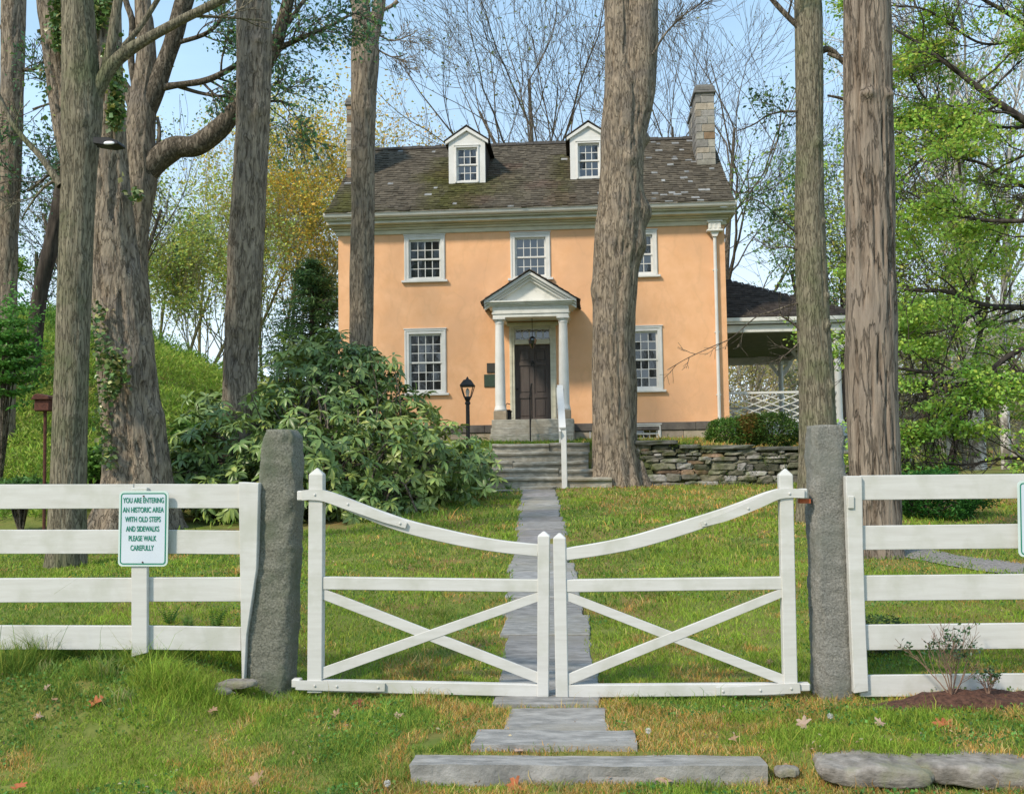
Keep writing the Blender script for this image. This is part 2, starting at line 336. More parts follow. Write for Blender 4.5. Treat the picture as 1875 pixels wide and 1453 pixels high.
def leaves(name, P, size, cols, parent=None, mt='leaf', loc=None, aspect=.6, droop=.2, tp=LEAF1):
    n = len(P); X = rng.normal(size=(n, 3)); X[:, 2] = X[:, 2]*.5-droop; Z = rng.normal(size=(n, 3))*.6; Z[:, 2] += .7
    ln = size*(.6+.8*rng.random(n)); V, Fc, c = scatter(tp, P, X, Z, ln, ln*aspect, cols)
    return npmesh(name, V, Fc, mt, parent, cols=c, loc=loc)

# ------------------------------------------------------------------ terrain
GX0, GX1 = -2.6, 4.9
def gh(X, Y):
    X = np.asarray(X, float); Y = np.asarray(Y, float)
    z = .065*(np.clip(Y, 6.2, 22)-6.2)
    z = z-.02*(1-sm((Y-5.9)/.3))*0 - 0.11*(1-sm((Y-4.99)/(.16+.55*sm((-X-.9)/.4))))
    z = z+.20*sm((-X-1.75)/.9)*sm((Y-5.05)/1.0)*(1-.6*sm((Y-8)/4))
    z = z+.05*sm((X-1.6)/.6)*sm((Y-5.6)/.5)*(1-sm((Y-6.8)/1.5))
    # terrace in front of the house
    ts = sm((Y-20.9)/.22); tst = np.clip((Y-20.7)/1.95, 0, 1); tl = sm((Y-19.2)/3.6)
    a = sm((X-.35)/.12); b = sm((-1.95-X)/.15)
    t = (ts*a+tst*(1-a))*(1-b)+tl*b
    out = sm((X-5.3)/1.9)
    zt = 1.84+.15*sm((Y-22)/5)-.064*np.clip(X-1, 0, 5)*(1-sm((Y-21.2)/3.5))
    base = z*(1-t)+zt*t
    z = base*(1-out)+(z)*out
    # bank at the left
    z = z+3.65*sm((-X-4.9)/10.5)*sm((Y-13.2)/12.5)
    z = z*(1-.0*Y)
    # ground falls away behind the house, then the far wooded hill
    z = z-2.5*sm((Y-36)/14)*sm((X+8)/8) - 2.6*sm((Y-27)/16)*sm((-X-8)/5)
    z = z+9*sm((Y-48)/60)*sm((X+4)/18)
    z = z+.035*(fbm(X*.7, Y*.7, 0, 2, 3)-.5)*2*sm((Y-7)/3)+.015*(fbm(X*3, Y*3, 0, 4, 2)-.5)*2
    return z
def grid_mesh(name, xs, ys, zf, mt, **k):
    Xg, Yg = np.meshgrid(xs, ys, indexing='ij'); V = np.stack([Xg, Yg, zf(Xg, Yg)], -1).reshape(-1, 3); a, b = len(xs), len(ys)
    i = np.arange(a-1)[:, None]*b; j = np.arange(b-1)[None]
    return npmesh(name, V, np.stack([i+j, i+b+j, i+b+j+1, i+j+1], -1).reshape(-1, 4), mt, smooth=True, **k)
xs = np.concatenate([np.linspace(-160, -20, 25)[:-1], np.arange(-20, -4, .3), np.arange(-4, 7, .1), np.arange(7, 24, .5), np.linspace(24, 160, 30)])
ys = np.concatenate([np.linspace(-120, -4, 18)[:-1], np.arange(-4, 3.5, .5), np.arange(3.5, 8, .06), np.arange(8, 20.5, .15), np.arange(20.5, 23, .05), np.arange(23, 40, .4), np.linspace(40, 300, 60)])
tag(grid_mesh('ground', xs, ys, gh, 'soil'), kind='structure')

# path of flagstones
pathx = lambda Y: np.interp(Y, [4.5, 6.2, 20.3], [pt(1010, 1300, 6.0)[0], pt(1005, 1270, 6.2)[0], pt(987, 895, 20.3)[0]])
b = MB(); y = 6.02; g = random.Random(5)
def slab(b, x0, x1, y0, y1, th, col, jit=.010, zf=None, g=g):
    n = 7; top = []
    e = []
    for i in range(n): e.append((x0+(x1-x0)*i/n, y0))
    for i in range(n): e.append((x1, y0+(y1-y0)*i/n))
    for i in range(n): e.append((x1-(x1-x0)*i/n, y1))
    for i in range(n): e.append((x0, y1-(y1-y0)*i/n))
    e = [(x+g.uniform(-jit, jit), q+g.uniform(-jit, jit)*.6) for x, q in e]; k = len(e)
    z = [zf(x, q) for x, q in e]; cx = (x0+x1)/2; cy = (y0+y1)/2
    i_ = [(cx+(x-cx)*.975, cy+(q-cy)*.96) for x, q in e]
    V = [(x, q, zz-.06) for (x, q), zz in zip(e, z)]+[(x, q, zz+th-.006) for (x, q), zz in zip(e, z)]+[(x, q, zz+th) for (x, q), zz in zip(i_, z)]
    Fs = [tuple(2*k+i for i in range(k))]
    for i in range(k):
        j = (i+1) % k; Fs += [(i, j, k+j, k+i), (k+i, k+j, 2*k+j, 2*k+i)]
    b.add(V, Fs, col)
while y < 20.0:
    ln = g.choice([.42, .55, .7, .85, .95]) if y < 12 else g.choice([.45, .6, .75, .5])
    ln = min(ln, 20.05-y)
    xc = float(pathx(y+ln/2)); h = .33+g.uniform(-.03, .02); s = g.uniform(.75, 1.15); t = g.uniform(-.009, .008)
    slope = g.uniform(-.004, .004)
    zf = lambda x, q, t=t: .065*(max(q, 6.2)-6.2)+t
    if ln > .12: slab(b, xc-h+g.uniform(-.03, .02), xc+h+g.uniform(-.02, .03), y, y+ln-.022, .020, (s, s*g.uniform(.98, 1.02), s*g.uniform(.98, 1.05)), zf=zf)
    y += ln
tag(b.build('path', 'flagstone'), kind='structure')
def flag_thing(name, px0, px1, Y0, Y1, ztop, th, mt, label, cat, jit=.02, s=1, n=1):
    x0 = pt(px0, 1350, Y0)[0]; x1 = pt(px1, 1350, Y0)[0]; b = MB()
    # finely gridded block with rough faces
    nx = max(8, int((x1-x0)/.035)); ny = max(4, int((Y1-Y0)/.04)); nz_ = 4
    u = np.linspace(0, 1, nx); v = np.linspace(0, 1, ny); wv = np.linspace(0, 1, nz_)
    def surf(P):
        P = np.array(P); c = np.array([(x0+x1)/2, (Y0+Y1)/2, ztop-th/2]); d = fbm(P[..., 0]*6+s, P[..., 1]*9, P[..., 2]*14, 8, 3)-.5
        e = fbm(P[..., 0]*2+s, P[..., 1]*2, P[..., 2]*2, 9, 2)-.5
        o = P.copy(); sg = np.sign(P-c); o[..., 1] += d*jit*1.6*(np.abs(P[..., 1]-c[1]) > (Y1-Y0)*.45)+e*.03; o[..., 2] += d*jit*.5+e*.015
        o[..., 0] += d*jit*2.5*(np.abs(P[..., 0]-c[0]) > (x1-x0)*.47); return o
    def face(Pg):
        a, q = Pg.shape[:2]; V = surf(Pg).reshape(-1, 3); Fs = [(i*q+j, (i+1)*q+j, (i+1)*q+j+1, i*q+j+1) for i in range(a-1) for j in range(q-1)]; b.add(V, Fs, (1, 1, 1))
    U, Vv = np.meshgrid(u, v, indexing='ij'); face(np.stack([x0+(x1-x0)*U, Y0+(Y1-Y0)*Vv, 0*U+ztop], -1))
    for yy in (Y0, Y1):
        U, Wv = np.meshgrid(u, wv, indexing='ij'); face(np.stack([x0+(x1-x0)*U, 0*U+yy, ztop-th*Wv], -1))
    for xx in (x0, x1):
        Vg, Wv = np.meshgrid(v, wv, indexing='ij'); face(np.stack([0*Vg+xx, Y0+(Y1-Y0)*Vg, ztop-th*Wv], -1))
    o = b.build(name, mt, loc=((x0+x1)/2, (Y0+Y1)/2, ztop-th)); 
    bm = bmesh.new(); bm.from_mesh(o.data); bmesh.ops.remove_doubles(bm, verts=bm.verts, dist=.0015); bmesh.ops.recalc_face_normals(bm, faces=bm.faces); bm.to_mesh(o.data); bm.free()
    return tag(o, label, cat)
flag_thing('paving_slab', 922, 1112, 5.40, 5.97, .012, .08, 'flagstone', 'worn grey flagstone on the grass between the gate and the front step slab', 'paving slab', s=3)
flag_thing('step_slab', 862, 1166, 5.13, 5.43, .022, .10, 'flagstone', 'thick rectangular grey stone step in front of the white gate', 'stone step', jit=.012, s=11)
flag_thing('kerb_stone', 752, 1402, 4.93, 5.10, -.020, .16, 'flagstone', 'very long grey kerb stone set in the grass at the front', 'kerb stone', jit=.018, s=23)
flag_thing('paving_slab', 920, 1150, 4.30, 4.72, -.105, .06, 'flagstone', 'flat grey slab just showing at the bottom edge below the long kerb stone', 'paving slab', s=31)
def ledge(x, Y, z, hx, hy, hz, seed):
    """flat, layered, broken slab of rock"""
    nu, nv = 160, 16; a = np.arange(nu)*2*math.pi/nu; rr_ = .80+.34*fbm(np.cos(a)*1.8+seed, np.sin(a)*1.8, seed, 61, 3); prof = [(0, -1), (.55, -1), (.96, -.8), (1.0, -.25), (1.0, .1), (.985, .45), (.96, .75), (.88, .95), (.6, 1.0), (.3, 1.03), (0.02, 1.04)]
    pa = np.array(prof); tt = np.linspace(0, 1, 44); ts_ = np.linspace(0, 1, len(prof)); prof = list(zip(np.interp(tt, ts_, pa[:, 0]), np.interp(tt, ts_, pa[:, 1]))); V = []
    for q, h in prof:
        px_ = np.sign(np.cos(a))*np.abs(np.cos(a))**.55*rr_*q; py_ = np.sign(np.sin(a))*np.abs(np.sin(a))**.6*rr_*q; n1 = fbm(px_*2.2+seed, py_*1.5, seed, 62, 3)-.5; n2 = fbm(px_*11+seed, py_*9, h*5, 63, 4)-.5; tilt = .22*px_*math.cos(seed)
        V += list(np.stack([x+(px_+.03*n2*q)*hx, Y+(py_+.03*n2*q)*hy, z-.028+((h+.7*n1)*(1-.35*px_**2)+.10*n2+tilt)*hz], -1))
    k = nu; Fs = [(i*k+j, i*k+(j+1) % k, (i+1)*k+(j+1) % k, (i+1)*k+j) for i in range(len(prof)-1) for j in range(k)]
    return npmesh('rock', V, Fs, 'rock', smooth=False, loc=(x, Y, z-hz))
for (px, py, hx, hz, hy, Y, lab, sd_) in [
    (1592, 1397, .28, .050, .17, 5.02, 'pale pink grey slab of rock in the grass right of the long kerb stone', 3),
    (1810, 1397, .40, .055, .16, 5.06, 'long brown mossy slab of rock at the right bottom edge', 9),
    (1440, 1400, .06, .022, .05, 5.0, 'small tan stone between the long kerb stone and the pale slab of rock', 5),
    (433, 1243, .12, .022, .07, 6.02, 'flat tan stone lying at the foot of the leaning granite post', 12),
    (352, 1258, .09, .020, .05, 5.95, 'pale stone half sunk in grass beneath the left fence', 15),
    (405, 1256, .06, .018, .04, 5.9, 'small grey stone between the two pale stones under the left fence', 17),
    (305, 1260, .05, .018, .04, 5.9, 'dark little stone leftmost of those under the left fence', 19)]:
    p = pt(px, py, Y); tag(ledge(p[0], Y, p[2], hx, hy, hz, sd_), lab, 'stone', 'loose stones')

# gravel side path beyond the right fence
V = []; 
gp = [(3.55, 11.95, .28), (4.1, 11.0, .34), (4.9, 10.1, .38), (6.5, 9.2, .4), (9, 8.6, .45)]
Pg, _ = cr([(a, b_, 0, c) for a, b_, c in gp], 40)
for q in Pg:
    for t in np.linspace(-1, 1, 5): V.append((q[0]+t*q[3]*.7, q[1]+t*q[3], gh(q[0]+t*q[3]*.7, q[1]+t*q[3])+.012+.02*(1-t*t)))
tag(npmesh('gravel_path', V, [(i*5+j, i*5+j+1, i*5+j+6, i*5+j+5) for i in range(39) for j in range(4)], 'gravel'), kind='structure')
# mulch bed
mbx, mby = pt(1740, 1265, 6.0)[0], 6.02
o = grid_mesh('mulch_bed', np.linspace(mbx-.75, mbx+.9, 60), np.linspace(mby-.28, mby+.35, 30),
    lambda X, Y: gh(X, Y)-.03+.085*np.clip(1-((X-mbx-.10)/.66)**2-((Y-mby)/.17)**2, 0, 1)**.6*(.6+.8*fbm(X*6, Y*6, 0, 66, 2))+.02*(fbm(X*30, Y*30, 0, 6, 2)-.5), 'mulch'); tag(o, kind='structure')

# ================================================================== THE HOUSE
YF = 27.6; HX0, HX1 = -6.81, 3.90; YB = 35.2; ZT = 7.93; HG = 2.0
house = thing('house', (-1.4, YF, HG), 'orange stucco two storey house with shingled roof, two dormers and white portico', 'house')
def wallholes(name, holes, mt):
    """front wall with real openings: grid of cells, 0.3 m reveals"""
    xs_ = sorted({HX0, HX1, *[h[0] for h in holes], *[h[1] for h in holes]}); zs_ = sorted({2.5, ZT, *[h[2] for h in holes], *[h[3] for h in holes]})
    b = MB()
    for i in range(len(xs_)-1):
        for j in range(len(zs_)-1):
            cx = (xs_[i]+xs_[i+1])/2; cz = (zs_[j]+zs_[j+1])/2
            if any(h[0] < cx < h[1] and h[2] < cz < h[3] for h in holes): continue
            b.add([(xs_[i], YF, zs_[j]), (xs_[i+1], YF, zs_[j]), (xs_[i+1], YF, zs_[j+1]), (xs_[i], YF, zs_[j+1])], [(0, 1, 2, 3)])
    for x0, x1, z0, z1 in holes:
        for q in ([(x0, YF, z0), (x0, YF+.25, z0), (x0, YF+.25, z1), (x0, YF, z1)], [(x1, YF, z0), (x1, YF+.25, z0), (x1, YF+.25, z1), (x1, YF, z1)],
                  [(x0, YF, z0), (x1, YF, z0), (x1, YF+.25, z0), (x0, YF+.25, z0)], [(x0, YF, z1), (x1, YF, z1), (x1, YF+.25, z1), (x0, YF+.25, z1)]): b.add(q, [(0, 1, 2, 3)])
    rz = 11.45
    for x in (HX0, HX1): b.add([(x, YF, 2.5), (x, YB, 2.5), (x, YB, ZT), (x, (YF+YB)/2, rz-.1), (x, YF, ZT)], [(0, 1, 2, 3, 4)])
    b.add([(HX0, YB, 2.5), (HX1, YB, 2.5), (HX1, YB, ZT), (HX0, YB, ZT)], [(0, 1, 2, 3)])
    return b.build(name, mt, house)
WIN = [ # x0,x1,z0,z1 of the outside of the casing, rows per sash
    (-4.95, -3.78, 3.40, 5.18, 3), (.98, 2.15, 3.38, 5.12, 3),
    (-4.94, -3.79, 6.55, 7.82, 2), (-1.97, -.86, 6.53, 7.80, 2), (.93, 2.07, 6.53, 7.78, 2)]
DOOR = (-2.03, -.75, 2.58, 5.30)
wallholes('wall', [w_[:4] for w_ in WIN]+[DOOR], 'stucco')
def window(parent, x0, x1, z0, z1, rows, cols=4, Y=YF, cas=.13, sill=True, mt='white_paint', name='window'):
    b = MB(); yo = Y-.035; c = cas
    b.box(x0, x0+c, yo, Y+.12, z0, z1, bev=.006).box(x1-c, x1, yo, Y+.12, z0, z1, bev=.006).box(x0+c, x1-c, yo+.003, Y+.12, z1-c, z1, bev=.006)
    b.box(x0+c, x1-c, yo+.003, Y+.12, z0, z0+.06, bev=.004)
    b.box(x0-.02, x1+.02, yo-.02, Y+.02, z1-.001, z1+.028, bev=.004)           # drip moulding
    i = .028
    b.box(x0+.02, x0+.02+i, yo-.014, yo+.004, z0+.02, z1-.02).box(x1-.02-i, x1-.02, yo-.014, yo+.004, z0+.02, z1-.02).box(x0+.02+i, x1-.02-i, yo-.014, yo+.004, z1-.02-i, z1-.02)
    win = b.build(name, mt, parent)
    if sill: MB().box(x0-.07, x1+.07, Y-.10, Y+.10, z0-.065, z0-.001, bev=.008).build('sill', mt, win)
    ix0, ix1, iz0, iz1 = x0+c, x1-c, z0+.06, z1-c; mid = (iz0+iz1)/2; st = .045; mu = .020
    for k, (a, d, yy) in enumerate(((mid-.02, iz1, Y+.045), (iz0, mid+.02, Y+.075))):
        b = MB(); t = .035
        b.box(ix0, ix0+st, yy, yy+t, a, d).box(ix1-st, ix1, yy, yy+t, a, d).box(ix0+st, ix1-st, yy+.001, yy+t, d-st, d).box(ix0+st, ix1-st, yy+.001, yy+t, a, a+st)
        for q in range(1, cols): x = ix0+st+(ix1-ix0-2*st)*q/cols; b.box(x-mu/2, x+mu/2, yy+.006, yy+t-.004, a+st, d-st)
        for q in range(1, rows): z = a+st+(d-a-2*st)*q/rows; b.box(ix0+st, ix1-st, yy+.008, yy+t-.006, z-mu/2, z+mu/2)
        s_ = b.build('sash', mt, win)
        b = MB()
        for q in range(cols):
            for r_ in range(rows):
                xa = ix0+st+(ix1-ix0-2*st)*q/cols; xb = ix0+st+(ix1-ix0-2*st)*(q+1)/cols; za = a+st+(d-a-2*st)*r_/rows; zb = a+st+(d-a-2*st)*(r_+1)/rows
                t1, t2 = rnd.gauss(0, .0022), rnd.gauss(0, .0022); yc = yy+.02
                b.add([(xa, yc-t1-t2, za), (xb, yc+t1-t2, za), (xb, yc+t1+t2, zb), (xa, yc-t1+t2, zb)], [(0, 1, 2, 3)])
        b.build('pane', 'glass', win)
    return win
for x0, x1, z0, z1, rr_ in WIN: window(house, x0, x1, z0, z1, rr_)
window(house, 1.28, 2.06, 1.98, 2.44, 1, cols=3, Y=YF-.04, cas=.09, sill=False, name='basement_window')
# foundation courses, water table
b = MB(); g = random.Random(3)
for r_, (za, zb) in enumerate(((1.2, 1.6), (1.6, 1.94), (1.945, 2.28))):
    x = HX0+(.3 if r_ % 2 else 0)
    while x < HX1:
        wd = g.uniform(.5, 1.0); xe = min(x+wd, HX1+.04); s = g.uniform(.82, 1.12)
        segs = [(x, xe)]
        if r_ == 2: # opening for the basement window
            segs = [(p, q) for p, q in ((x, min(xe, 1.28)), (max(x, 2.06), xe)) if q-p > .03]
        for p, q in segs: b.box(p+.004, q-.004, YF-.05+g.uniform(-.004, .004), YF+.3, za+.004, zb-.004, (s, s*g.uniform(.96, 1), s*g.uniform(.92, 1)), bev=.008)
        x = xe
b.box(HX1-.3, HX1+.04, YF+.31, YB, 1.2, 2.28).box(HX0-.04, HX0+.3, YF+.31, YB, 1.2, 2.28)
b.build('foundation', 'foundation', house)
b = MB(); x = HX0-.07
while x < HX1+.07:
    xe = min(x+g.uniform(.9, 1.7), HX1+.07); b.box(x+.003, xe-.003, YF-.085, YF+.2, 2.285, 2.50+g.uniform(-.006, .004), bev=.012); x = xe
b.box(HX1-.2, HX1+.07, YF+.21, YB, 2.285, 2.498).box(HX0-.07, HX0+.2, YF+.21, YB, 2.285, 2.498)
b.build('water_table', 'watertable', house)
# cornice: stacked mouldings across the front, returning along both gables
b = MB()
for z0, z1, p, bv in ((7.86, 7.98, .05, .01), (7.983, 8.05, .10, .012), (8.053, 8.10, .17, .012), (8.103, 8.20, .33, .02), (8.203, 8.245, .44, .012)):
    q = min(p, .26)
    b.box(HX0-q, HX1+q, YF-p, YF+.1, z0, z1, bev=bv)
    for sx in (-1, 1):
        xa, xb = (HX0-q, HX0+.05) if sx < 0 else (HX1-.05, HX1+q); b.box(xa, xb, YF+.102, YF+.9, z0, z1, bev=bv)
b.prismx([(YF-.40, 8.105), (YF-.335, 8.105), (YF-.335, 8.2)], HX0-.2, HX1+.2)
b.build('cornice', 'cornice_paint', house)
b = MB(); pr = [(YF-.44, 8.248), (YF-.50, 8.25), (YF-.55, 8.28), (YF-.575, 8.33), (YF-.58, 8.385), (YF-.55, 8.385), (YF-.53, 8.32), (YF-.44, 8.30)]
b.prismx(pr, HX0-.28, HX1+.27); b.build('gutter', 'white_paint', house)
# roof: profile of the slope with a slight kick at the eaves, real courses of shingles
RX0, RX1 = HX0-.25, HX1+.23
prf = [(YF-.60, 8.39), (YF-.2, 8.60), (YF+.25, 8.90), (YF+.75, 9.28), (YF+3.8, 11.52)]
pl = np.array(prf); sl_ = np.concatenate([[0], np.cumsum(np.linalg.norm(np.diff(pl, axis=0), axis=1))])
def roofpt(t):
    s = t*sl_[-1]; return np.interp(s, sl_, pl[:, 0]), np.interp(s, sl_, pl[:, 1])
def roofz(Y): return np.interp(Y, pl[:, 0], pl[:, 1])
b = MB()
back = [(YF+3.8, 11.52), (YB-.2, 9.05), (YB+.45, 8.42)]
th = .07
b.prismx([(y_, z_-.02) for y_, z_ in prf]+[(y_, z_) for y_, z_ in back]+[(y_, z_-.16) for y_, z_ in back[::-1][:2]]+[(YF+3.8, 11.34)]+[(y_, z_-(.14 if y_ > YF-.5 else .035)) for y_, z_ in prf[::-1][1:]], RX0+.01, RX1-.01, (.30, .27, .22))
def shingles(b, x0, x1, pf, n, wmin, wmax, colf, g, lift=.022, skip=None):
    for c_ in range(n):
        x = x0-g.uniform(0, wmin)
        t0 = c_/n; t1 = min(1, (c_+1.35)/n); ya, za = pf(t0); yb, zb = pf(t1); dv = np.array((0, yb-ya, zb-za)); nl = np.array((0, -dv[2], dv[1]))/np.linalg.norm(dv)
        while x < x1:
            wd = g.uniform(wmin, wmax); xa, xb = max(x, x0), min(x+wd, x1); x += wd
            if xb-xa < .02 or (skip and skip((xa+xb)/2, ya)): continue
            dr = g.gauss(0, .012); l1 = lift*g.uniform(.7, 1.5); d = np.array((0, ya, za))+dv/np.linalg.norm(dv)*dr; e = np.array((0, yb, zb))
            A = lambda xx, base, h: base+np.array((xx, 0, 0))+nl*h
            hh = g.gauss(0, .003); gp_ = .0015
            V = [A(xa+gp_, d, -.01), A(xb-gp_, d, -.01), A(xb-gp_, d, l1+hh), A(xa+gp_, d, l1), A(xa+gp_, e, .002), A(xb-gp_, e, .002)]
            b.add(V, [(0, 1, 2, 3), (3, 2, 5, 4), (0, 3, 4), (1, 5, 2)], colf((xa+xb)/2, ya, za, g))
def rcol(x, y_, z_, g):
    v = g.uniform(.65, 1.2); c = np.array((.135, .114, .084))*v
    n_ = float(fbm(x*.9, z_*1.1, 0, 21, 3)); n2 = float(fbm(x*1.4, z_*1.6, 3, 22, 3))
    moss = max(0, min(1, (n_-.40)*5))*max(0, min(1, (-1.2-x)/2.4))*max(0, min(1, (10.6-z_)/1.1)) + max(0, 1-abs(x+4.15)/.6)*.7*(z_ < 10.9) + max(0, 1-abs(x+.55)/.5)*.6*(z_ < 10.8)
    c = c*(1-min(.85, moss))+np.array((.085, .085, .018))*v*min(.85, moss)
    red = max(0, min(1, (n2-.48)*6))*max(0, 1-abs(x+1.8)/3.2)*(z_ < 10.4); c = c*(1-.6*red)+np.array((.16, .10, .078))*v*.6*red
    if g.random() < .012+.05*(x > 1): c = np.array((.34, .34, .33))*g.uniform(.7, 1.2)
    return tuple(c)
shingles(b, RX0, RX1, roofpt, 34, .10, .22, rcol, random.Random(4))
xr = RX0+.05
while xr < RX1-.6:      # ragged ridge courses
    wd = g.uniform(.18, .5); b.box(xr, xr+wd-.01, YF+3.66, YF+3.94, 11.47, 11.54+g.uniform(0, .03), (.13, .12, .11)); xr += wd
roof = b.build('roof', 'shingle', house)
# dormers
def dormer(xc, Yd=28.72):
    zb = 9.44; hw = .535; ze = 10.84; za = 11.10
    b = MB(); o = .235; ow = .355; oz0, oz1 = zb+.15, 10.66
    b.box(xc-hw, xc-ow, Yd, Yd+.06, zb, ze, bev=.006).box(xc+ow, xc+hw, Yd, Yd+.06, zb, ze, bev=.006).box(xc-ow, xc+ow, Yd, Yd+.06, zb, oz0, bev=.005).box(xc-ow, xc+ow, Yd, Yd+.06, oz1, ze, bev=.005)
    b.box(xc-hw-.02, xc+hw+.02, Yd-.05, Yd+.06, zb-.05, zb-.001, bev=.008)
    b.prism([(xc-hw, ze+.002), (xc+hw, ze+.002), (xc, za+.08)], Yd+.01, Yd+.07)
    d = b.build('dormer', 'white_paint', house)
    b = MB()
    for s in (-1, 1):
        x = xc+s*hw; b.add([(x, Yd+.06, zb), (x, Yd+.06, ze), (x, Yd+2.1, ze), (x, 29.3, roofz(29.3)-.1)], [(0, 1, 2, 3)]); 
    b.box(xc-hw+.01, xc+hw-.01, Yd+.3, Yd+.32, zb+.05, ze)
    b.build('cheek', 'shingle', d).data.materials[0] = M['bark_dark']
    b = MB()
    for s in (-1, 1):   # raking boards
        e0 = np.array((xc+s*(hw+.09), 0, ze-.03)); e1 = np.array((xc, 0, za+.12)); dn = np.array((0, 0, .085))
        b.add([(*e0[:1], Yd-.07, e0[2]), (e1[0], Yd-.07, e1[2]), (e1[0], Yd-.07, e1[2]-.10), (e0[0], Yd-.07, e0[2]-.085),
               (e0[0], Yd+.03, e0[2]), (e1[0], Yd+.03, e1[2]), (e1[0], Yd+.03, e1[2]-.10), (e0[0], Yd+.03, e0[2]-.085)],
              [(0,1,2,3), (4,5,6,7), (0,1,5,4), (3,2,6,7), (0,3,7,4)])
    b.build('raking_board', 'white_paint', d)
    b = MB()
    for s in (-1, 1):
        e0 = (xc+s*(hw+.13), ze-.045); e1 = (xc, za+.15)
        V = []
        for (x, z) in (e0, e1):
            for yy in (Yd-.09, Yd+2.3):
                V += [(x, yy, z+.018), (x, yy, z+.04)]
        b.add(V, [(0,2,3,1), (4,6,7,5), (0,4,5,1), (2,6,7,3), (0,2,6,4), (1,3,7,5)], (.12, .11, .10))
    b.build('dormer_roof', 'shingle', d)
    window(d, xc-ow-.005, xc+ow+.005, oz0-.005, oz1+.02, 2, cols=3, Y=Yd+.015, cas=.055, sill=False)
    return d
for px_ in (855, 1078): dormer(float(pt(px_, 290, 28.72)[0]))
# chimneys of coursed stone
def chimney(x0, x1, y0, y1, zt, seed, cap=True, zb=9.0):
    g = random.Random(seed); z = zb; b = MB(); b.box(x0+.02, x1-.02, y0+.02, y1-.02, zb, zt-.05, (.5, .48, .42)); r_ = 0
    while z < zt-.26:
        h = g.uniform(.14, .24); h = min(h, zt-.26-z+.01)
        if h < .05: break
        wd = x1-x0; cut = x0+wd*g.choice([.3, .4, .62, .7]); big = g.random() < .25
        for (a, c) in (((x0, x1),) if big else ((x0, cut), (cut, x1))):
            s = g.uniform(.7, 1.25); col = g.choice([(.40, .34, .26), (.36, .33, .28), (.44, .41, .34), (.33, .22, .13), (.30, .28, .25)])
            b.box(a+.006, c-.006, y0+g.uniform(-.006, .006), y0+.3, z+.007, z+h-.007, tuple(s*q for q in col), bev=.01)
        yy = y0+.3
        while yy < y1:
            ye = min(y1, yy+g.uniform(.25, .5)); s = g.uniform(.5, .9)
            for xa, xb in ((x0-.003, x0+.15), (x1-.15, x1+.003)): b.box(xa, xb, yy+.005, ye-.005, z+.007, z+h-.007, (.30*s, .28*s, .25*s), bev=.01)
            yy = ye
        z += h
    s = (.19, .18, .165)
    b.box(x0-.05, x1+.05, y0-.05, y1+.05, zt-.28, zt-.20, s, bev=.02).box(x0-.02, x1+.02, y0-.02, y1+.02, zt-.2, zt-.06, s, bev=.02).box(x0+.03, x1-.03, y0+.03, y1-.03, zt-.06, zt, s, bev=.02)
    return b.build('chimney', 'chimney_stone', roof)
chimney(3.42, 3.97, 29.4, 30.5, 12.50, 3)
chimney(3.66, 4.12, 32.6, 33.6, 13.0, 8)
chimney(-7.0, -6.35, 29.4, 30.5, 12.55, 5)
# door and its surround
x0, x1, z0, z1 = DOOR; b = MB(); Y = YF
dx0, dx1, dz1 = -1.89, -.91, 4.70
b.box(x0, dx0, Y-.05, Y+.16, z0, z1, bev=.01).box(dx1, x1, Y-.05, Y+.16, z0, z1, bev=.01).box(dx0, dx1, Y-.03, Y+.16, dz1+.001, 4.82, bev=.01).box(dx0, dx1, Y-.03, Y+.16, 5.14, z1, bev=.01)
b.box(x0-.06, x1+.06, Y-.09, Y-.052, z1-.10, z1, bev=.01).box(x0+.03, x0+.07, Y-.07, Y-.052, z0+.1, z1-.1).box(x1-.07, x1-.03, Y-.07, Y-.052, z0+.1, z1-.1)
b.build('door_surround', 'cornice_paint', house)
tr = MB().box(dx0+.03, dx1-.03, Y+.08, Y+.10, 4.84, 5.12).build('transom_window', 'glass', house)
b = MB(); cx = (dx0+dx1)/2
b.box(dx0, dx1, Y+.05, Y+.079, 4.82, 4.85).box(dx0, dx1, Y+.05, Y+.079, 5.11, 5.14).box(dx0, dx0+.03, Y+.05, Y+.079, 4.85, 5.11).box(dx1-.03, dx1, Y+.05, Y+.079, 4.85, 5.11)
for k in range(5):   # tracery of looping bars
    ox = dx0+.12+k*.19
    a = np.linspace(0, 2*math.pi, 17); b.tube(np.stack([ox+.11*np.cos(a), 0*a+Y+.068, 4.98+.12*np.sin(a)], -1), .007, 4, cap=False)
b.build('tracery', 'white_paint', tr)
b = MB(); yd = Y+.10
b.box(dx0, dx1, yd+.025, yd+.06, z0+.02, dz1, bev=.004)
rows = [(2.68, 3.22), (3.34, 4.12), (4.22, 4.58)]; cols_ = [(dx0+.10, cx-.045), (cx+.045, dx1-.10)]
xr_ = [dx0, dx0+.10, cx-.045, cx+.045, dx1-.10, dx1]
for a, c in ((dx0, dx0+.10), (cx-.045, cx+.045), (dx1-.10, dx1)): b.box(a, c, yd, yd+.03, z0+.02, dz1, bev=.005)
zz = [z0+.02, 2.68, 3.22, 3.34, 4.12, 4.22, 4.58, dz1]
for k in range(0, 8, 2):
    for a, c in cols_: b.box(a, c, yd+.001, yd+.03, zz[k], zz[k+1], bev=.004)
for (za, zb) in rows:
    for a, c in cols_: b.box(a+.05, c-.05, yd+.010, yd+.03, za+.05, zb-.05, bev=.012)
door = b.build('door', 'dark_wood', house)
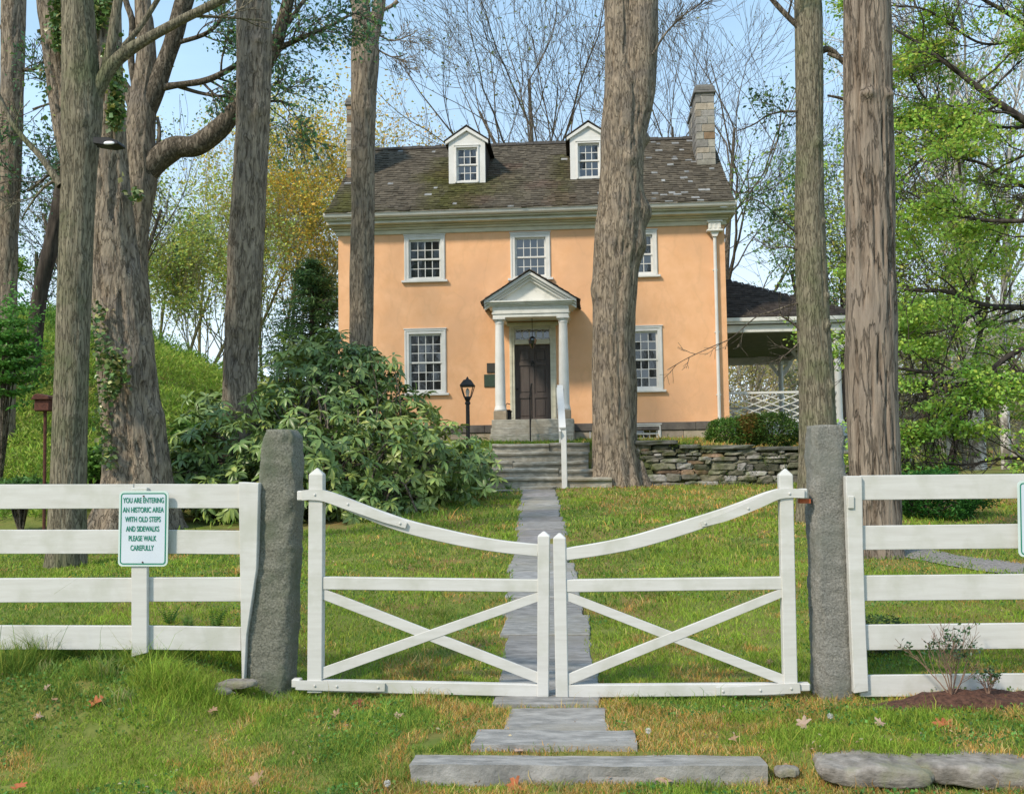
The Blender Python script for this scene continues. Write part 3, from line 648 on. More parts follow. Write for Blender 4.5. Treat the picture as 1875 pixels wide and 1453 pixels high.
MB().tube([(cx, yd-.05, 4.22), (cx+.04, yd-.05, 4.17), (cx+.03, yd-.05, 4.10), (cx-.03, yd-.05, 4.10), (cx-.04, yd-.05, 4.17), (cx, yd-.05, 4.22)], .011, 6).box(cx-.03, cx+.03, yd-.04, yd, 4.20, 4.26).build('knocker', 'black_metal', door)
MB().lathe((dx0+.06, yd-.03, 3.48), [(.001, -.025), (.028, -.015), (.028, .015), (.001, .025)], 10).build('knob', 'black_metal', door)
# portico
pc = -1.36; por = None
b = MB(); py0, py1 = 26.02, YF
for k, (yf, z0_, z1_) in enumerate(((26.02, 2.35, 2.57), (25.72, 2.17, 2.348), (25.40, 1.9, 2.168))):
    e = 0 if k == 0 else .0
    b.box(-2.40-e, -.28+e, yf, YF-.09, z0_, z1_, bev=.015)
stp = b.build('portico_steps', 'step_stone', house)
for s, cx_ in ((-1, -2.19), (1, -.52)):
    MB().box(cx_-.17, cx_+.17, 26.12, 26.48, 2.572, 2.80, (.9, .85, .8), bev=.012).build('plinth', 'foundation', house)
    b = MB(); pr = [(.165, 0), (.165, .05), (.15, .07), (.155, .10), (.14, .12)]+[(.138-.028*(t**1.6), .13+2.13*t) for t in np.linspace(0, 1, 10)]+[(.112, 2.28), (.125, 2.30), (.125, 2.325), (.112, 2.34), (.14, 2.37), (.15, 2.39)]
    b.lathe((cx_, 26.3, 2.803), pr, 28); b.box(cx_-.165, cx_+.165, 26.13, 26.47, 5.196, 5.245, bev=.005)
    c_ = b.build('column', 'white_paint', house)
    for p in c_.data.polygons: p.use_smooth = len(p.vertices) == 4 and abs(p.normal.z) < .9 and p.center.z+wl(c_).z < 5.19
    # pilaster against the wall behind
ent = MB()
ex0, ex1 = -2.35, -.37
for z0_, z1_, p in ((5.248, 5.33, 0), (5.333, 5.37, .025), (5.373, 5.53, .01), (5.533, 5.57, .05), (5.573, 5.62, .11), (5.623, 5.665, .17)):
    ent.box(ex0-p, ex1+p, 26.15-p, 26.45, z0_, z1_, bev=.006)
    ent.box(ex0-p, ex0+.28, 26.452, YF-.002, z0_, z1_).box(ex1-.28, ex1+p, 26.452, YF-.002, z0_, z1_)
x = ex0+.03
while x < ex1-.03: ent.box(x, x+.022, 26.12, 26.139, 5.46, 5.50); x += .045       # dentil band
ent = ent.build('entablature', 'aged_white', house)
MB().box(ex0+.281, ex1-.281, 26.451, YF-.003, 5.34, 5.40).build('portico_ceiling', 'aged_white', house)
za, ze = 6.42, 5.67; hw = 1.20
pd = MB().prism([(pc-1.1, 5.667), (pc+1.1, 5.667), (pc, 6.33)], 26.20, 26.24)
pd.tube([(pc-.16, 26.197, 5.93), (pc-.08, 26.197, 5.97), (pc, 26.197, 5.96), (pc+.08, 26.197, 5.97), (pc+.16, 26.197, 5.93)], .008, 5)
pd = pd.build('pediment', 'aged_white', house)
b = MB()
for s in (-1, 1):
    for (off, th_, yf) in ((0, .07, 25.96), (.075, .05, 26.03), (.13, .06, 26.10)):
        e0 = (pc+s*hw, ze-off*1.15); e1 = (pc, za-off*1.15); V = []
        for (x, z) in (e0, e1):
            for yy in (yf, 26.25): V += [(x, yy, z), (x, yy, z-th_*1.15)]
        b.add(V, [(0,2,3,1), (4,6,7,5), (0,4,5,1), (2,6,7,3), (0,2,6,4), (1,3,7,5)])
b.build('raking_cornice', 'white_paint', pd)
b = MB()
for s in (-1, 1):
    def pf(t, s=s): return None
    n = 9
    for c_ in range(n):
        t0, t1 = c_/n, min(1, (c_+1.3)/n); yy = 25.90
        while yy < YF-.01:
            wd = rnd.uniform(.10, .2); ye = min(yy+wd, YF-.004); xa = pc+s*(hw+.10)*(1-t0); xb = pc+s*(hw+.10)*(1-t1); za_ = ze-.05+(za+.03-ze+.05)*t0; zb_ = ze-.05+(za+.03-ze+.05)*t1
            j = rnd.uniform(-.01, .02); v = rnd.uniform(.7, 1.1)
            b.add([(xa+s*j, yy, za_), (xa+s*j, ye-.004, za_), (xb, ye-.004, zb_), (xb, yy, zb_), (xa+s*j, yy, za_+.025), (xa+s*j, ye-.004, za_+.025), (xb, ye-.004, zb_+.015), (xb, yy, zb_+.015)],
                  [(0,1,2,3), (4,5,6,7), (0,1,5,4), (2,3,7,6), (0,3,7,4), (1,2,6,5)], (.15*v, .12*v, .10*v)); yy = ye
b.build('portico_roof', 'shingle', house)
# downspout with an ornate leader head
b = MB(); dxs = 3.62
b.tube([(dxs, YF-.09, 7.66), (dxs, YF-.09, 5.6), (dxs, YF-.09, 4.1), (dxs, YF-.09, 2.40)], .045, 10)
for z in (6.6, 4.9, 3.2): b.box(dxs-.06, dxs+.06, YF-.1, YF-.002, z, z+.03)
ds = b.build('downspout', 'white_paint', house)
b = MB(); b.box(dxs-.17, dxs+.17, YF-.20, YF-.004, 7.70, 7.90, (1,)*3, bev=.012).box(dxs-.22, dxs+.22, YF-.24, YF-.003, 7.65, 7.70, bev=.01).box(dxs-.21, dxs+.21, YF-.23, YF-.003, 7.90, 7.95, bev=.01)
for k in (-.13, 0, .13): b.box(dxs+k-.03, dxs+k+.03, YF-.215, YF-.2, 7.73, 7.87, bev=.006)
b.prism([(dxs-.06, 7.52), (dxs+.06, 7.52), (dxs+.12, 7.65), (dxs-.12, 7.65)], YF-.17, YF-.02)
b.build('leader_head', 'aged_white', ds)
# side porch
py_f, py_b, pxr = 28.1, 37.0, 7.35
b = MB(); ze_ = 5.38; sx0 = HX1+.005
hip = [(sx0, py_f, ze_), (pxr+.35, py_f, ze_), (pxr+.35, py_b, ze_), (sx0, py_b, ze_), (sx0, py_f+3.2, 7.15), (sx0, py_b-3.2, 7.15)]
b.add([(p[0], p[1], p[2]-.03) for p in hip], [(0, 1, 4), (1, 2, 5, 4), (2, 3, 5), (0, 4, 5, 3), (0, 1, 2, 3)], (.09, .08, .075))
g = random.Random(9)
for c_ in range(24):       # front slope, clipped at the hip
    t0 = c_/24; t1 = min(1, (c_+1.3)/24); ya, yb = py_f+3.2*t0, py_f+3.2*t1; za_, zb_ = ze_+1.77*t0, ze_+1.77*t1
    # profile sags slightly
    sag = lambda t: -.22*math.sin(math.pi*min(1, t))
    xe = pxr+.35-(pxr+.35-sx0)*t0; x = sx0
    while x < xe-.02:
        wd = g.uniform(.1, .2); xb_ = min(x+wd, xe); v = g.uniform(.6, 1.15); l = .02*g.uniform(.8, 1.6)
        b.add([(x, ya, za_+l+.0), (xb_-.004, ya, za_+l), (xb_-.004, yb, zb_+.003), (x, yb, zb_+.003), (x, ya, za_-.01), (xb_-.004, ya, za_-.01)], [(0, 1, 2, 3), (4, 5, 1, 0)], (.075*v, .062*v, .055*v)); x = xb_
prr = b.build('porch_roof', 'shingle', house)
b = MB()
b.box(sx0, pxr+.28, py_f+.05, py_f+.11, 5.20, 5.36, bev=.01).box(sx0, pxr+.12, py_f+.18, py_f+.32, 4.98, 5.19, bev=.01).box(sx0, pxr+.33, py_f+.0, py_f+.048, 5.27, 5.37)
b.box(pxr-.02, pxr+.12, py_f+.33, py_b-.3, 4.98, 5.19).box(sx0, pxr+.12, py_b-.3, py_b-.16, 4.86, 5.19).box(pxr+.2, pxr+.28, py_f+.112, py_b-.1, 5.20, 5.36)
b.build('porch_fascia', 'aged_white', house)
b = MB(); 
for k in range(60):
    ya = py_f+.34+k*(py_b-py_f-.7)/60; b.box(sx0, pxr-.03, ya+.004, ya+(py_b-py_f-.7)/60-.004, 5.12, 5.16, bev=.004)
b.box(sx0, pxr-.03, py_f+.34, py_b-.33, 5.165, 5.19)
b.build('porch_ceiling', 'olive_board', house)
b = MB(); b.box(sx0, pxr+.1, py_f, py_b-.1, 2.30, 2.42).box(sx0, pxr+.12, py_f-.04, py_f-.002, 2.06, 2.40, bev=.01)
for x in (4.4, 5.7, 7.2): b.box(x-.12, x+.12, py_f+.02, py_f+.3, .3, 2.29)
b.build('porch_floor', 'blue_board', house)
def porch_post(x, y_):
    b = MB(); b.lathe((x, y_, 2.425), [(.13, 0), (.13, .08), (.10, .10), (.095, .6), (.085, 2.2), (.085, 2.35), (.11, 2.38), (.12, 2.46), (.12, 2.55)], 18)
    for s in (-1, 1): b.prism([(x+s*.08, 4.45), (x+s*.10, 4.40), (x+s*.42, 4.85), (x+s*.45, 4.975), (x+s*.1, 4.975), (x+s*.3, 4.88), (x+s*.08, 4.6)], y_-.02, y_+.02) if x > 5 else None
    return b.build('porch_post', 'white_paint', house)
for x, y_ in ((7.0, 28.4), (7.0, 32.5), (7.0, 36.5), (4.15, 36.5)): porch_post(x, y_)
def lattice(ax, a0, a1, c, name='porch_railing'):
    """railing with three rows of long crossing diamonds; ax 0 along X, 1 along Y"""
    b = MB(); z0_, z1_ = 2.50, 3.30; P = lambda u, z, o=0: (u, c+o, z) if ax == 0 else (c+o, u, z)
    up = (0, 0, 1)
    b.bar(P(a0, z1_), P(a1, z1_), .06, .09).bar(P(a0, z0_), P(a1, z0_), .05, .05)
    n = max(2, round((a1-a0)/1.15)); L_ = (a1-a0)/n; h = (z1_-z0_)
    for k in range(n*2):
        u0 = a0+k*L_/2; u1 = u0+L_/2
        for r_ in range(4):
            za_ = z0_+.02+(h-.06)*r_/4; zb_ = z0_+.02+(h-.06)*(r_+1)/4
            lo, hi = (za_, zb_) if k % 2 == 0 else (zb_, za_)
            b.bar(P(u0, lo, .006), P(u1, hi, .006), .026, .02); b.bar(P(u0, hi, -.016), P(u1, lo, -.016), .026, .02)
    return b.build(name, 'white_paint', house)
lattice(0, sx0+.02, 6.9, 28.35); lattice(1, 28.5, 36.4, 7.0); lattice(0, sx0+.02, 6.9, 36.5)

# things on and by the house
for (x0, x1, z0, z1, mt_, lab) in ((-2.66, -2.40, 3.93, 4.20, 'bronze', 'small dark bronze plaque, upper of two on the orange wall left of the portico'), (-2.74, -2.40, 3.54, 3.89, 'bronze_green', 'greenish bronze plaque, lower and larger of the two left of the portico')):
    b = MB(); b.box(x0, x1, YF-.03, YF-.002, z0, z1, bev=.006).box(x0+.015, x1-.015, YF-.036, YF-.029, z0+.015, z1-.015, bev=.004)
    tag(b.build('plaque', mt_, loc=((x0+x1)/2, YF, z0)), lab, 'plaque', 'bronze plaques')
lan = thing('hanging_lantern', (pc, 26.9, 5.35), 'small glass bell lantern hanging on a rod inside the white portico', 'lantern')
MB().lathe((pc, 26.9, 5.335), [(.001, 0), (.05, -.0), (.05, -.02), (.008, -.03), (.008, -.5), (.05, -.52), (.09, -.56), (.001, -.565)][::-1], 14).build('rod', 'black_metal', lan)
MB().lathe((pc, 26.9, 4.55), [(.02, -.05), (.05, 0), (.095, .08), (.11, .17), (.105, .21)], 14).build('globe', 'glass', lan)
hr = thing('iron_handrail', (-1.36, 25.3, 2.0), 'thin black iron handrail on the middle of the portico steps', 'handrail')
MB().tube([(-1.36, 25.2, 1.95), (-1.36, 25.2, 3.05)], .018, 8).tube([(-1.36, 26.1, 2.57), (-1.36, 26.1, 3.5)], .018, 8).build('post', 'black_metal', hr)
MB().bar((-1.36, 25.15, 3.05), (-1.36, 26.15, 3.5), .02, .045).tube([(-1.36, 25.2, 2.3), (-1.36, 26.1, 2.8)], .01, 6).build('rail', 'black_metal', hr)
for s, x in ((-1, -1.98), (1, -.70)):
    b = MB(); b.bar((x+s*.04, 26.55, 2.84), (x+s*.04, 27.3, 2.84), .03, .12); 
    for yy in (26.58, 27.2): b.box(x+s*.04-.05, x+s*.04+.05, yy, yy+.04, 2.575, 2.83)
    b.tube([(x+s*.09, 26.55, 2.83), (x+s*.09, 26.55, 2.98), (x+s*.05, 26.55, 3.02), (x-s*.03, 26.55, 2.99)], .014, 6)
    tag(b.build('bench', 'black_metal', loc=(x, 26.9, 2.575)), 'low dark bench behind the %s column of the portico' % ('left' if s < 0 else 'right'), 'bench')
lp = pt(857, 800, 21.9); lx, ly = lp[0], 21.9; lz = float(gh(lx, ly))
lamp = thing('street_lamp', (lx, ly, lz), 'black lamp post with glazed tapering lantern in front of the orange wall', 'lamp post')
zl = float(pt(857, 728, ly)[2])
MB().lathe((lx, ly, lz-.1), [(.06, 0), (.06, .25), (.045, .28), (.042, zl-lz-.05), (.06, zl-lz-.04), (.06, zl-lz), (.042, zl-lz+.02), (.075, zl-lz+.09), (.075, zl-lz+.115)], 14).build('post', 'black_metal', lamp)
z0 = zl+.015; z1 = float(pt(857, 707, ly)[2]); z2 = float(pt(857, 694, ly)[2]); ra, rb = .075, .145
b = MB(); 
for k in range(4):
    a = math.pi/4+k*math.pi/2; b.bar((lx+ra*1.35*math.cos(a), ly+ra*1.35*math.sin(a), z0), (lx+rb*1.35*math.cos(a), ly+rb*1.35*math.sin(a), z1), .014, .014)
for rr_, z in ((ra, z0), (rb, z1)):
    for k in range(4):
        a, a2 = math.pi/4+k*math.pi/2, math.pi/4+(k+1)*math.pi/2; b.bar((lx+rr_*1.35*math.cos(a), ly+rr_*1.35*math.sin(a), z), (lx+rr_*1.35*math.cos(a2), ly+rr_*1.35*math.sin(a2), z), .02, .014)
b.build('lantern_frame', 'black_metal', lamp)
b = MB(); q = []
for rr_, z in ((rb*1.45, z1), (rb*1.5, z1+.02), (rb*.75, z2-.02), (rb*.3, z2), (rb*.2, z2+.03), (.004, z2+.06)):
    q.append([(lx+rr_*math.cos(math.pi/4+k*math.pi/2), ly+rr_*math.sin(math.pi/4+k*math.pi/2), z) for k in range(4)])
V = sum(q, []); b.add(V, [(i*4+j, i*4+(j+1) % 4, (i+1)*4+(j+1) % 4, (i+1)*4+j) for i in range(5) for j in range(4)]+[(0, 1, 2, 3)]); b.build('lantern_cap', 'black_metal', lamp)
MB().lathe((lx, ly, z0), [(.02, 0), (.03, .05), (.045, .11), (.03, .17), (.01, .2)], 10).build('bulb', 'lamp_glass', lamp)

# garden steps up to the terrace
st = thing('garden_steps', (-.7, 20.7, .93), 'weathered grey stone steps climbing to the terrace lawn', 'steps'); 
sy = [20.30, 20.78, 21.22, 21.68, 22.14]; sz = [1.13, 1.31, 1.49, 1.67, 1.85]; sx = [(-1.98, .52), (-2.05, .22), (-2.1, .10), (-2.1, .05), (-2.15, .02)]
lefts = [float(pt(p, 870, 20.7)[0]) for p in (895, 885, 885, 885, 890)]; rights = [float(pt(p, q, y_)[0]) for p, q, y_ in ((1121, 880, 20.30), (1094, 868, 20.78), (1078, 850, 21.22), (1078, 833, 21.68), (1080, 817, 22.14))]
for k in range(5):
    x0, x1 = lefts[k], rights[k]; b = MB(); n = 26; 
    ncut = [x0]+sorted(rnd.uniform(x0+.5, x1-.4) for _ in range(rnd.choice([1, 1, 2])))+[x1]; sl0 = rnd.uniform(-.022, .022)
    for i in range(len(ncut)-1):
        xa, xb = ncut[i]+.005, ncut[i+1]-.005; m_ = max(6, int((xb-xa)/.05)); X = np.linspace(xa, xb, m_); y0_ = sy[k]+rnd.uniform(-.03, .03); zt = sz[k]+rnd.uniform(-.018, .014)+sl0*(xa-x0); cl_ = rnd.uniform(.75, 1.2)
        wv = .05*(fbm(X*1.3, k*3.0, i, 31, 3)-.5)-.02*((X-xa)/(xb-xa)-.5)*rnd.uniform(-1, 1); wy = .07*(fbm(X*2, k*5.0, 1, 32, 3)-.5); wz = .02*(fbm(X*9, k*4.0, 2, 33, 2)-.5)
        prof = [(0.06, -.34), (.055, -.09), (.03, -.065), (0, -.055), (-.006, -.02), (.012, 0), (.3, .004), (.60, 0)]
        V = [(x, y0_+w2+dy+(w3 if dz < -.01 else 0), zt+w1+dz) for x, w1, w2, w3 in zip(X, wv, wy, wz) for dy, dz in prof]; q = len(prof)
        b.add(V, [(a*q+j, a*q+j+1, (a+1)*q+j+1, (a+1)*q+j) for a in range(m_-1) for j in range(q-1)]+[tuple(range(q)), tuple((m_-1)*q+j for j in range(q))], (cl_, cl_, cl_*.97))
    b.build('step', 'step_stone', st)
p = pt(985, 896, 20.15); tag(MB().stone(p[0], 20.14, p[2]+.02, .36, .13, .05, n=16, e=.4, amp=.12, seed=4).build('rock', 'step_stone', loc=(p[0], 20.14, .88)), 'thin grey slab between the top of the flagstone path and the lowest garden step', 'stone', 'loose stones')
p = pt(925, 900, 19.85); tag(MB().stone(p[0], 19.85, p[2]+.0, .30, .16, .045, n=16, e=.5, amp=.16, seed=6).build('rock', 'rock', loc=(p[0], 19.85, .85)), 'flat grey stone in the grass left of the path at the foot of the steps', 'stone', 'loose stones')
# white wooden handrail beside the steps
wh = thing('wooden_handrail', (-.42, 20.3, .93), 'white painted wooden handrail beside the garden steps', 'handrail')
pa = pt(1034, 893, 20.3); pb = pt(1033, 785, 20.3); pcx = pt(1027, 706, 22.5)
ncv = (pa[0], pb[0])
b = MB(); b.box(pa[0]-.055, pa[0]+.055, 20.25, 20.36, pa[2]-.05, pb[2]+.0, bev=.01); b.build('post', 'white_paint', wh)
b = MB(); b.box(pcx[0]-.06, pcx[0]+.07, 22.45, 22.56, 1.8, pcx[2]-.06, bev=.01); b.build('post', 'white_paint', wh)
b = MB(); b.bar((pa[0]-.075, 20.2, pb[2]-.12), (pcx[0]-.085, 22.62, pcx[2]-.1), .16, .035); b.bar((pa[0]-.02, 20.22, pb[2]+.015), (pcx[0]-.02, 22.60, pcx[2]+.01), .035, .13, up=(0, -.4, 1)); b.build('rail', 'white_paint', wh)

# dry stone retaining wall
X0, X1 = .78, 5.6; g = random.Random(12)
wall = thing('retaining_wall', (3.0, 20.9, .9), 'mossy dry stone retaining wall with flat capstones below the house', 'stone wall')
wt = lambda x: 1.86-.062*(x-1.0)+.02*math.sin(x*2.3)
b = MB(); b.prism([(X0+.03, .6), (X1-.05, .6), (X1-.05, wt(X1)-.10), (X0+.03, wt(X0)-.10)], 20.95, 21.3, (.15, .15, .12))
z = .78; g = random.Random(14); x = X0
while z < 1.80:
    h = g.uniform(.07, .16); x = X0+g.uniform(-.1, .1)
    while x < X1:
        wd = g.uniform(.12, .32) if g.random() < .55 else g.uniform(.32, .62); s = g.uniform(.45, 1.1); col = g.choice([(.30, .28, .23), (.38, .36, .33), (.22, .20, .14), (.34, .31, .26), (.44, .42, .40), (.37, .25, .17), (.20, .20, .14), (.28, .27, .19)])
        hh = h*g.uniform(.75, 1.12); zc = z+h/2+g.uniform(-.02, .02)+.02*math.sin(x*1.7+z*5)-.03*(x-1)*(z-.8)
        if zc+hh/2 < wt(x+wd/2)-.03: b.stone(x+wd/2, 20.92+g.uniform(-.035, .03), zc, wd/2*1.0, .14, hh/2*1.02, tuple(q*s for q in col), n=8, e=g.uniform(.3, .6), amp=.17, seed=g.uniform(0, 99))
        if g.random() < .3 and z+h < wt(x+wd)-.12: b.stone(x+wd, 20.90, z+g.uniform(0, h), .045, .06, .03, tuple(q*s*.9 for q in col), n=6, e=.7, amp=.2, seed=g.uniform(0, 99))
        x += wd*.97
    z += h*.93
b.build('stonework', 'wallstone', wall)
b = MB(); x = X0-.05
while x < X1+.1:
    wd = g.uniform(.45, 1.3); s = g.uniform(.45, .95); xc_ = x+wd/2; b.stone(xc_, 20.99, wt(xc_)-.035+g.uniform(-.012, .012), wd/2*.995, .27, g.uniform(.03, .05), (.26*s, .26*s, .23*s), n=12, e=.3, amp=.10, seed=g.uniform(0, 99)); x += wd
b.build('capstone', 'wallstone', wall)
g2 = np.random.default_rng(33); n = 5200; X = g2.uniform(X0, X1, n); Z = g2.uniform(.95, 1.85, n); kp = (fbm(X*2.1, Z*2.6, 0, 34, 3)+.10*(Z-1.3) > .56) & (Z < 1.86-.062*(X-1)); X, Z = X[kp], Z[kp]
tag(leaves('wall_moss', np.stack([X, 20.76+g2.random(len(X))*.05, Z], -1), .035, rcols(len(X), (.10, .16, .03), .4, (.20, .22, .06), .25, g2), loc=(3, 20.76, .9), aspect=.6, droop=.3), 'moss and little creepers in the joints of the dry stone wall', 'moss', kind='stuff')

# ================================================================== GATE, FENCE, POSTS, SIGNS
YG = 6.2
def G(px, py, Y=YG): q = pt(px, py, Y); return (q[0], q[2])
def granite(name, L_, Rr, Yc, hy, mt, label, seed, e=.35, lean=0):
    """L_, Rr: px outlines of the left and right edges from top to bottom"""
    n = 120; kk = 44; zt = pt(L_[0][0], min(L_[0][1], Rr[0][1]), Yc)[2]
    ly = np.array(L_, float); ry = np.array(Rr, float); top = min(ly[0, 1], ry[0, 1]); bot = max(ly[-1, 1], ry[-1, 1])+25
    V = []; 
    for i, t in enumerate(np.linspace(0, 1, n)):
        py = top+(bot-top)*t; xl = pt(np.interp(py, ly[:, 1], ly[:, 0]), py, Yc)[0]; xr = pt(np.interp(py, ry[:, 1], ry[:, 0]), py, Yc)[0]; z = pt((L_[0][0]+Rr[0][0])/2, py, Yc)[2]
        a = np.arange(kk)*2*math.pi/kk; c_, s_ = np.cos(a), np.sin(a); X = np.sign(c_)*np.abs(c_)**e; Yy = np.sign(s_)*np.abs(s_)**e
        edge = 1-.10*math.exp(-t*n/2.2)
        x = (xl+xr)/2+X*(xr-xl)/2*edge; y_ = Yc+Yy*hy*edge*(1+.12*t)
        d = .016*(fbm(X*3+seed, Yy*3, z*9, 41, 4)-.5)*2+.006*(fbm(X*14, Yy*14, z*40, 42, 2)-.5)*2
        V += list(np.stack([x+X*d, y_+Yy*d, np.full(kk, z)+.006*(fbm(X*4, Yy*4, seed, 5, 2)-.5)*(1 if i < 3 else 0)], -1))
    V.append(((pt(L_[0][0], top, Yc)[0]+pt(Rr[0][0], top, Yc)[0])/2, Yc, zt+.004))
    Fs = [(i*kk+j, (i+1)*kk+j, (i+1)*kk+(j+1) % kk, i*kk+(j+1) % kk) for i in range(n-1) for j in range(kk)]+[(j, (j+1) % kk, n*kk) for j in range(kk)]
    bx = (pt(L_[-1][0], bot, Yc)[0]+pt(Rr[-1][0], bot, Yc)[0])/2
    o = npmesh(name, V, Fs, mt, smooth=True, loc=(bx, Yc, float(gh(bx, Yc)))); return tag(o, label, 'post', 'granite gate posts')
granite('granite_post', [(491, 790), (484, 815), (480, 900), (476, 1000), (466, 1100), (456, 1170), (454, 1245)], [(540, 787), (549, 800), (550, 900), (549, 1000), (544, 1100), (540, 1180), (536, 1260)], 6.32, .12, 'granite_l', 'leaning mossy granite gatepost at the left of the white gate', 3, e=.42)
granite('granite_post', [(1479, 779), (1479, 900), (1482, 1000), (1485, 1100), (1488, 1200), (1490, 1275)], [(1539, 779), (1541, 800), (1542, 900), (1547, 1000), (1551, 1100), (1555, 1200), (1559, 1275)], 6.32, .11, 'granite_r', 'upright square granite gatepost at the right of the white gate', 17, e=.42)
def qbar(b, A, B, y0, y1):
    """board between two px edges: A=[(top),(bottom)] at one end, B at the other"""
    P = [G(*A[0]), G(*B[0]), G(*B[1]), G(*A[1])]; b.prism(P, y0, y1); return b
def stile(b, xt0, xt1, ytip, ysh, xb0, xb1, yb, y0, y1):
    sh0, sh1, b0, b1, tip = G(xt0, ysh), G(xt1, ysh), G(xb0, yb), G(xb1, yb), G((xt0+xt1)/2, ytip); ym = (y0+y1)/2
    V = []
    for (x, z) in (b0, b1, sh1, sh0): V += [(x, y0, z), (x, y1, z)]
    V.append((tip[0], ym, tip[1])); b.add(V, [(0, 1, 3, 2), (0, 2, 4, 6), (1, 7, 5, 3), (0, 6, 7, 1), (2, 3, 5, 4), (6, 4, 8), (4, 5, 8), (5, 7, 8), (7, 6, 8)]); return b
def strip(b, pts, y0, y1, wpx):
    """curved board along a px centre line"""
    P = np.array(pts, float); P3 = np.array([[*G(x, y_), 0] for x, y_ in P]); Q, _ = cr(P3, 40); Q = Q[:, :2]; T = np.gradient(Q, axis=0); T /= np.linalg.norm(T, axis=1)[:, None]; Nn = np.stack([-T[:, 1], T[:, 0]], -1)
    w_ = np.interp(np.linspace(0, 1, 40), np.linspace(0, 1, len(wpx)), wpx)[:, None]*YG/F_/2; up = Q+Nn*w_; lo = Q-Nn*w_; V = []
    for u, l in zip(up, lo): V += [(u[0], y0, u[1]), (u[0], y1, u[1]), (l[0], y1, l[1]), (l[0], y0, l[1])]
    Fs = [(i*4+j, i*4+(j+1) % 4, i*4+4+(j+1) % 4, i*4+4+j) for i in range(39) for j in range(4)]+[(0, 1, 2, 3), (156, 157, 158, 159)]
    b.add(V, Fs); return b
BV = .004
def bolt(b, px, py, yf): x, z = G(px, py); b.stone(x, yf, z, .008, .006, .008, n=5, e=1, amp=0)
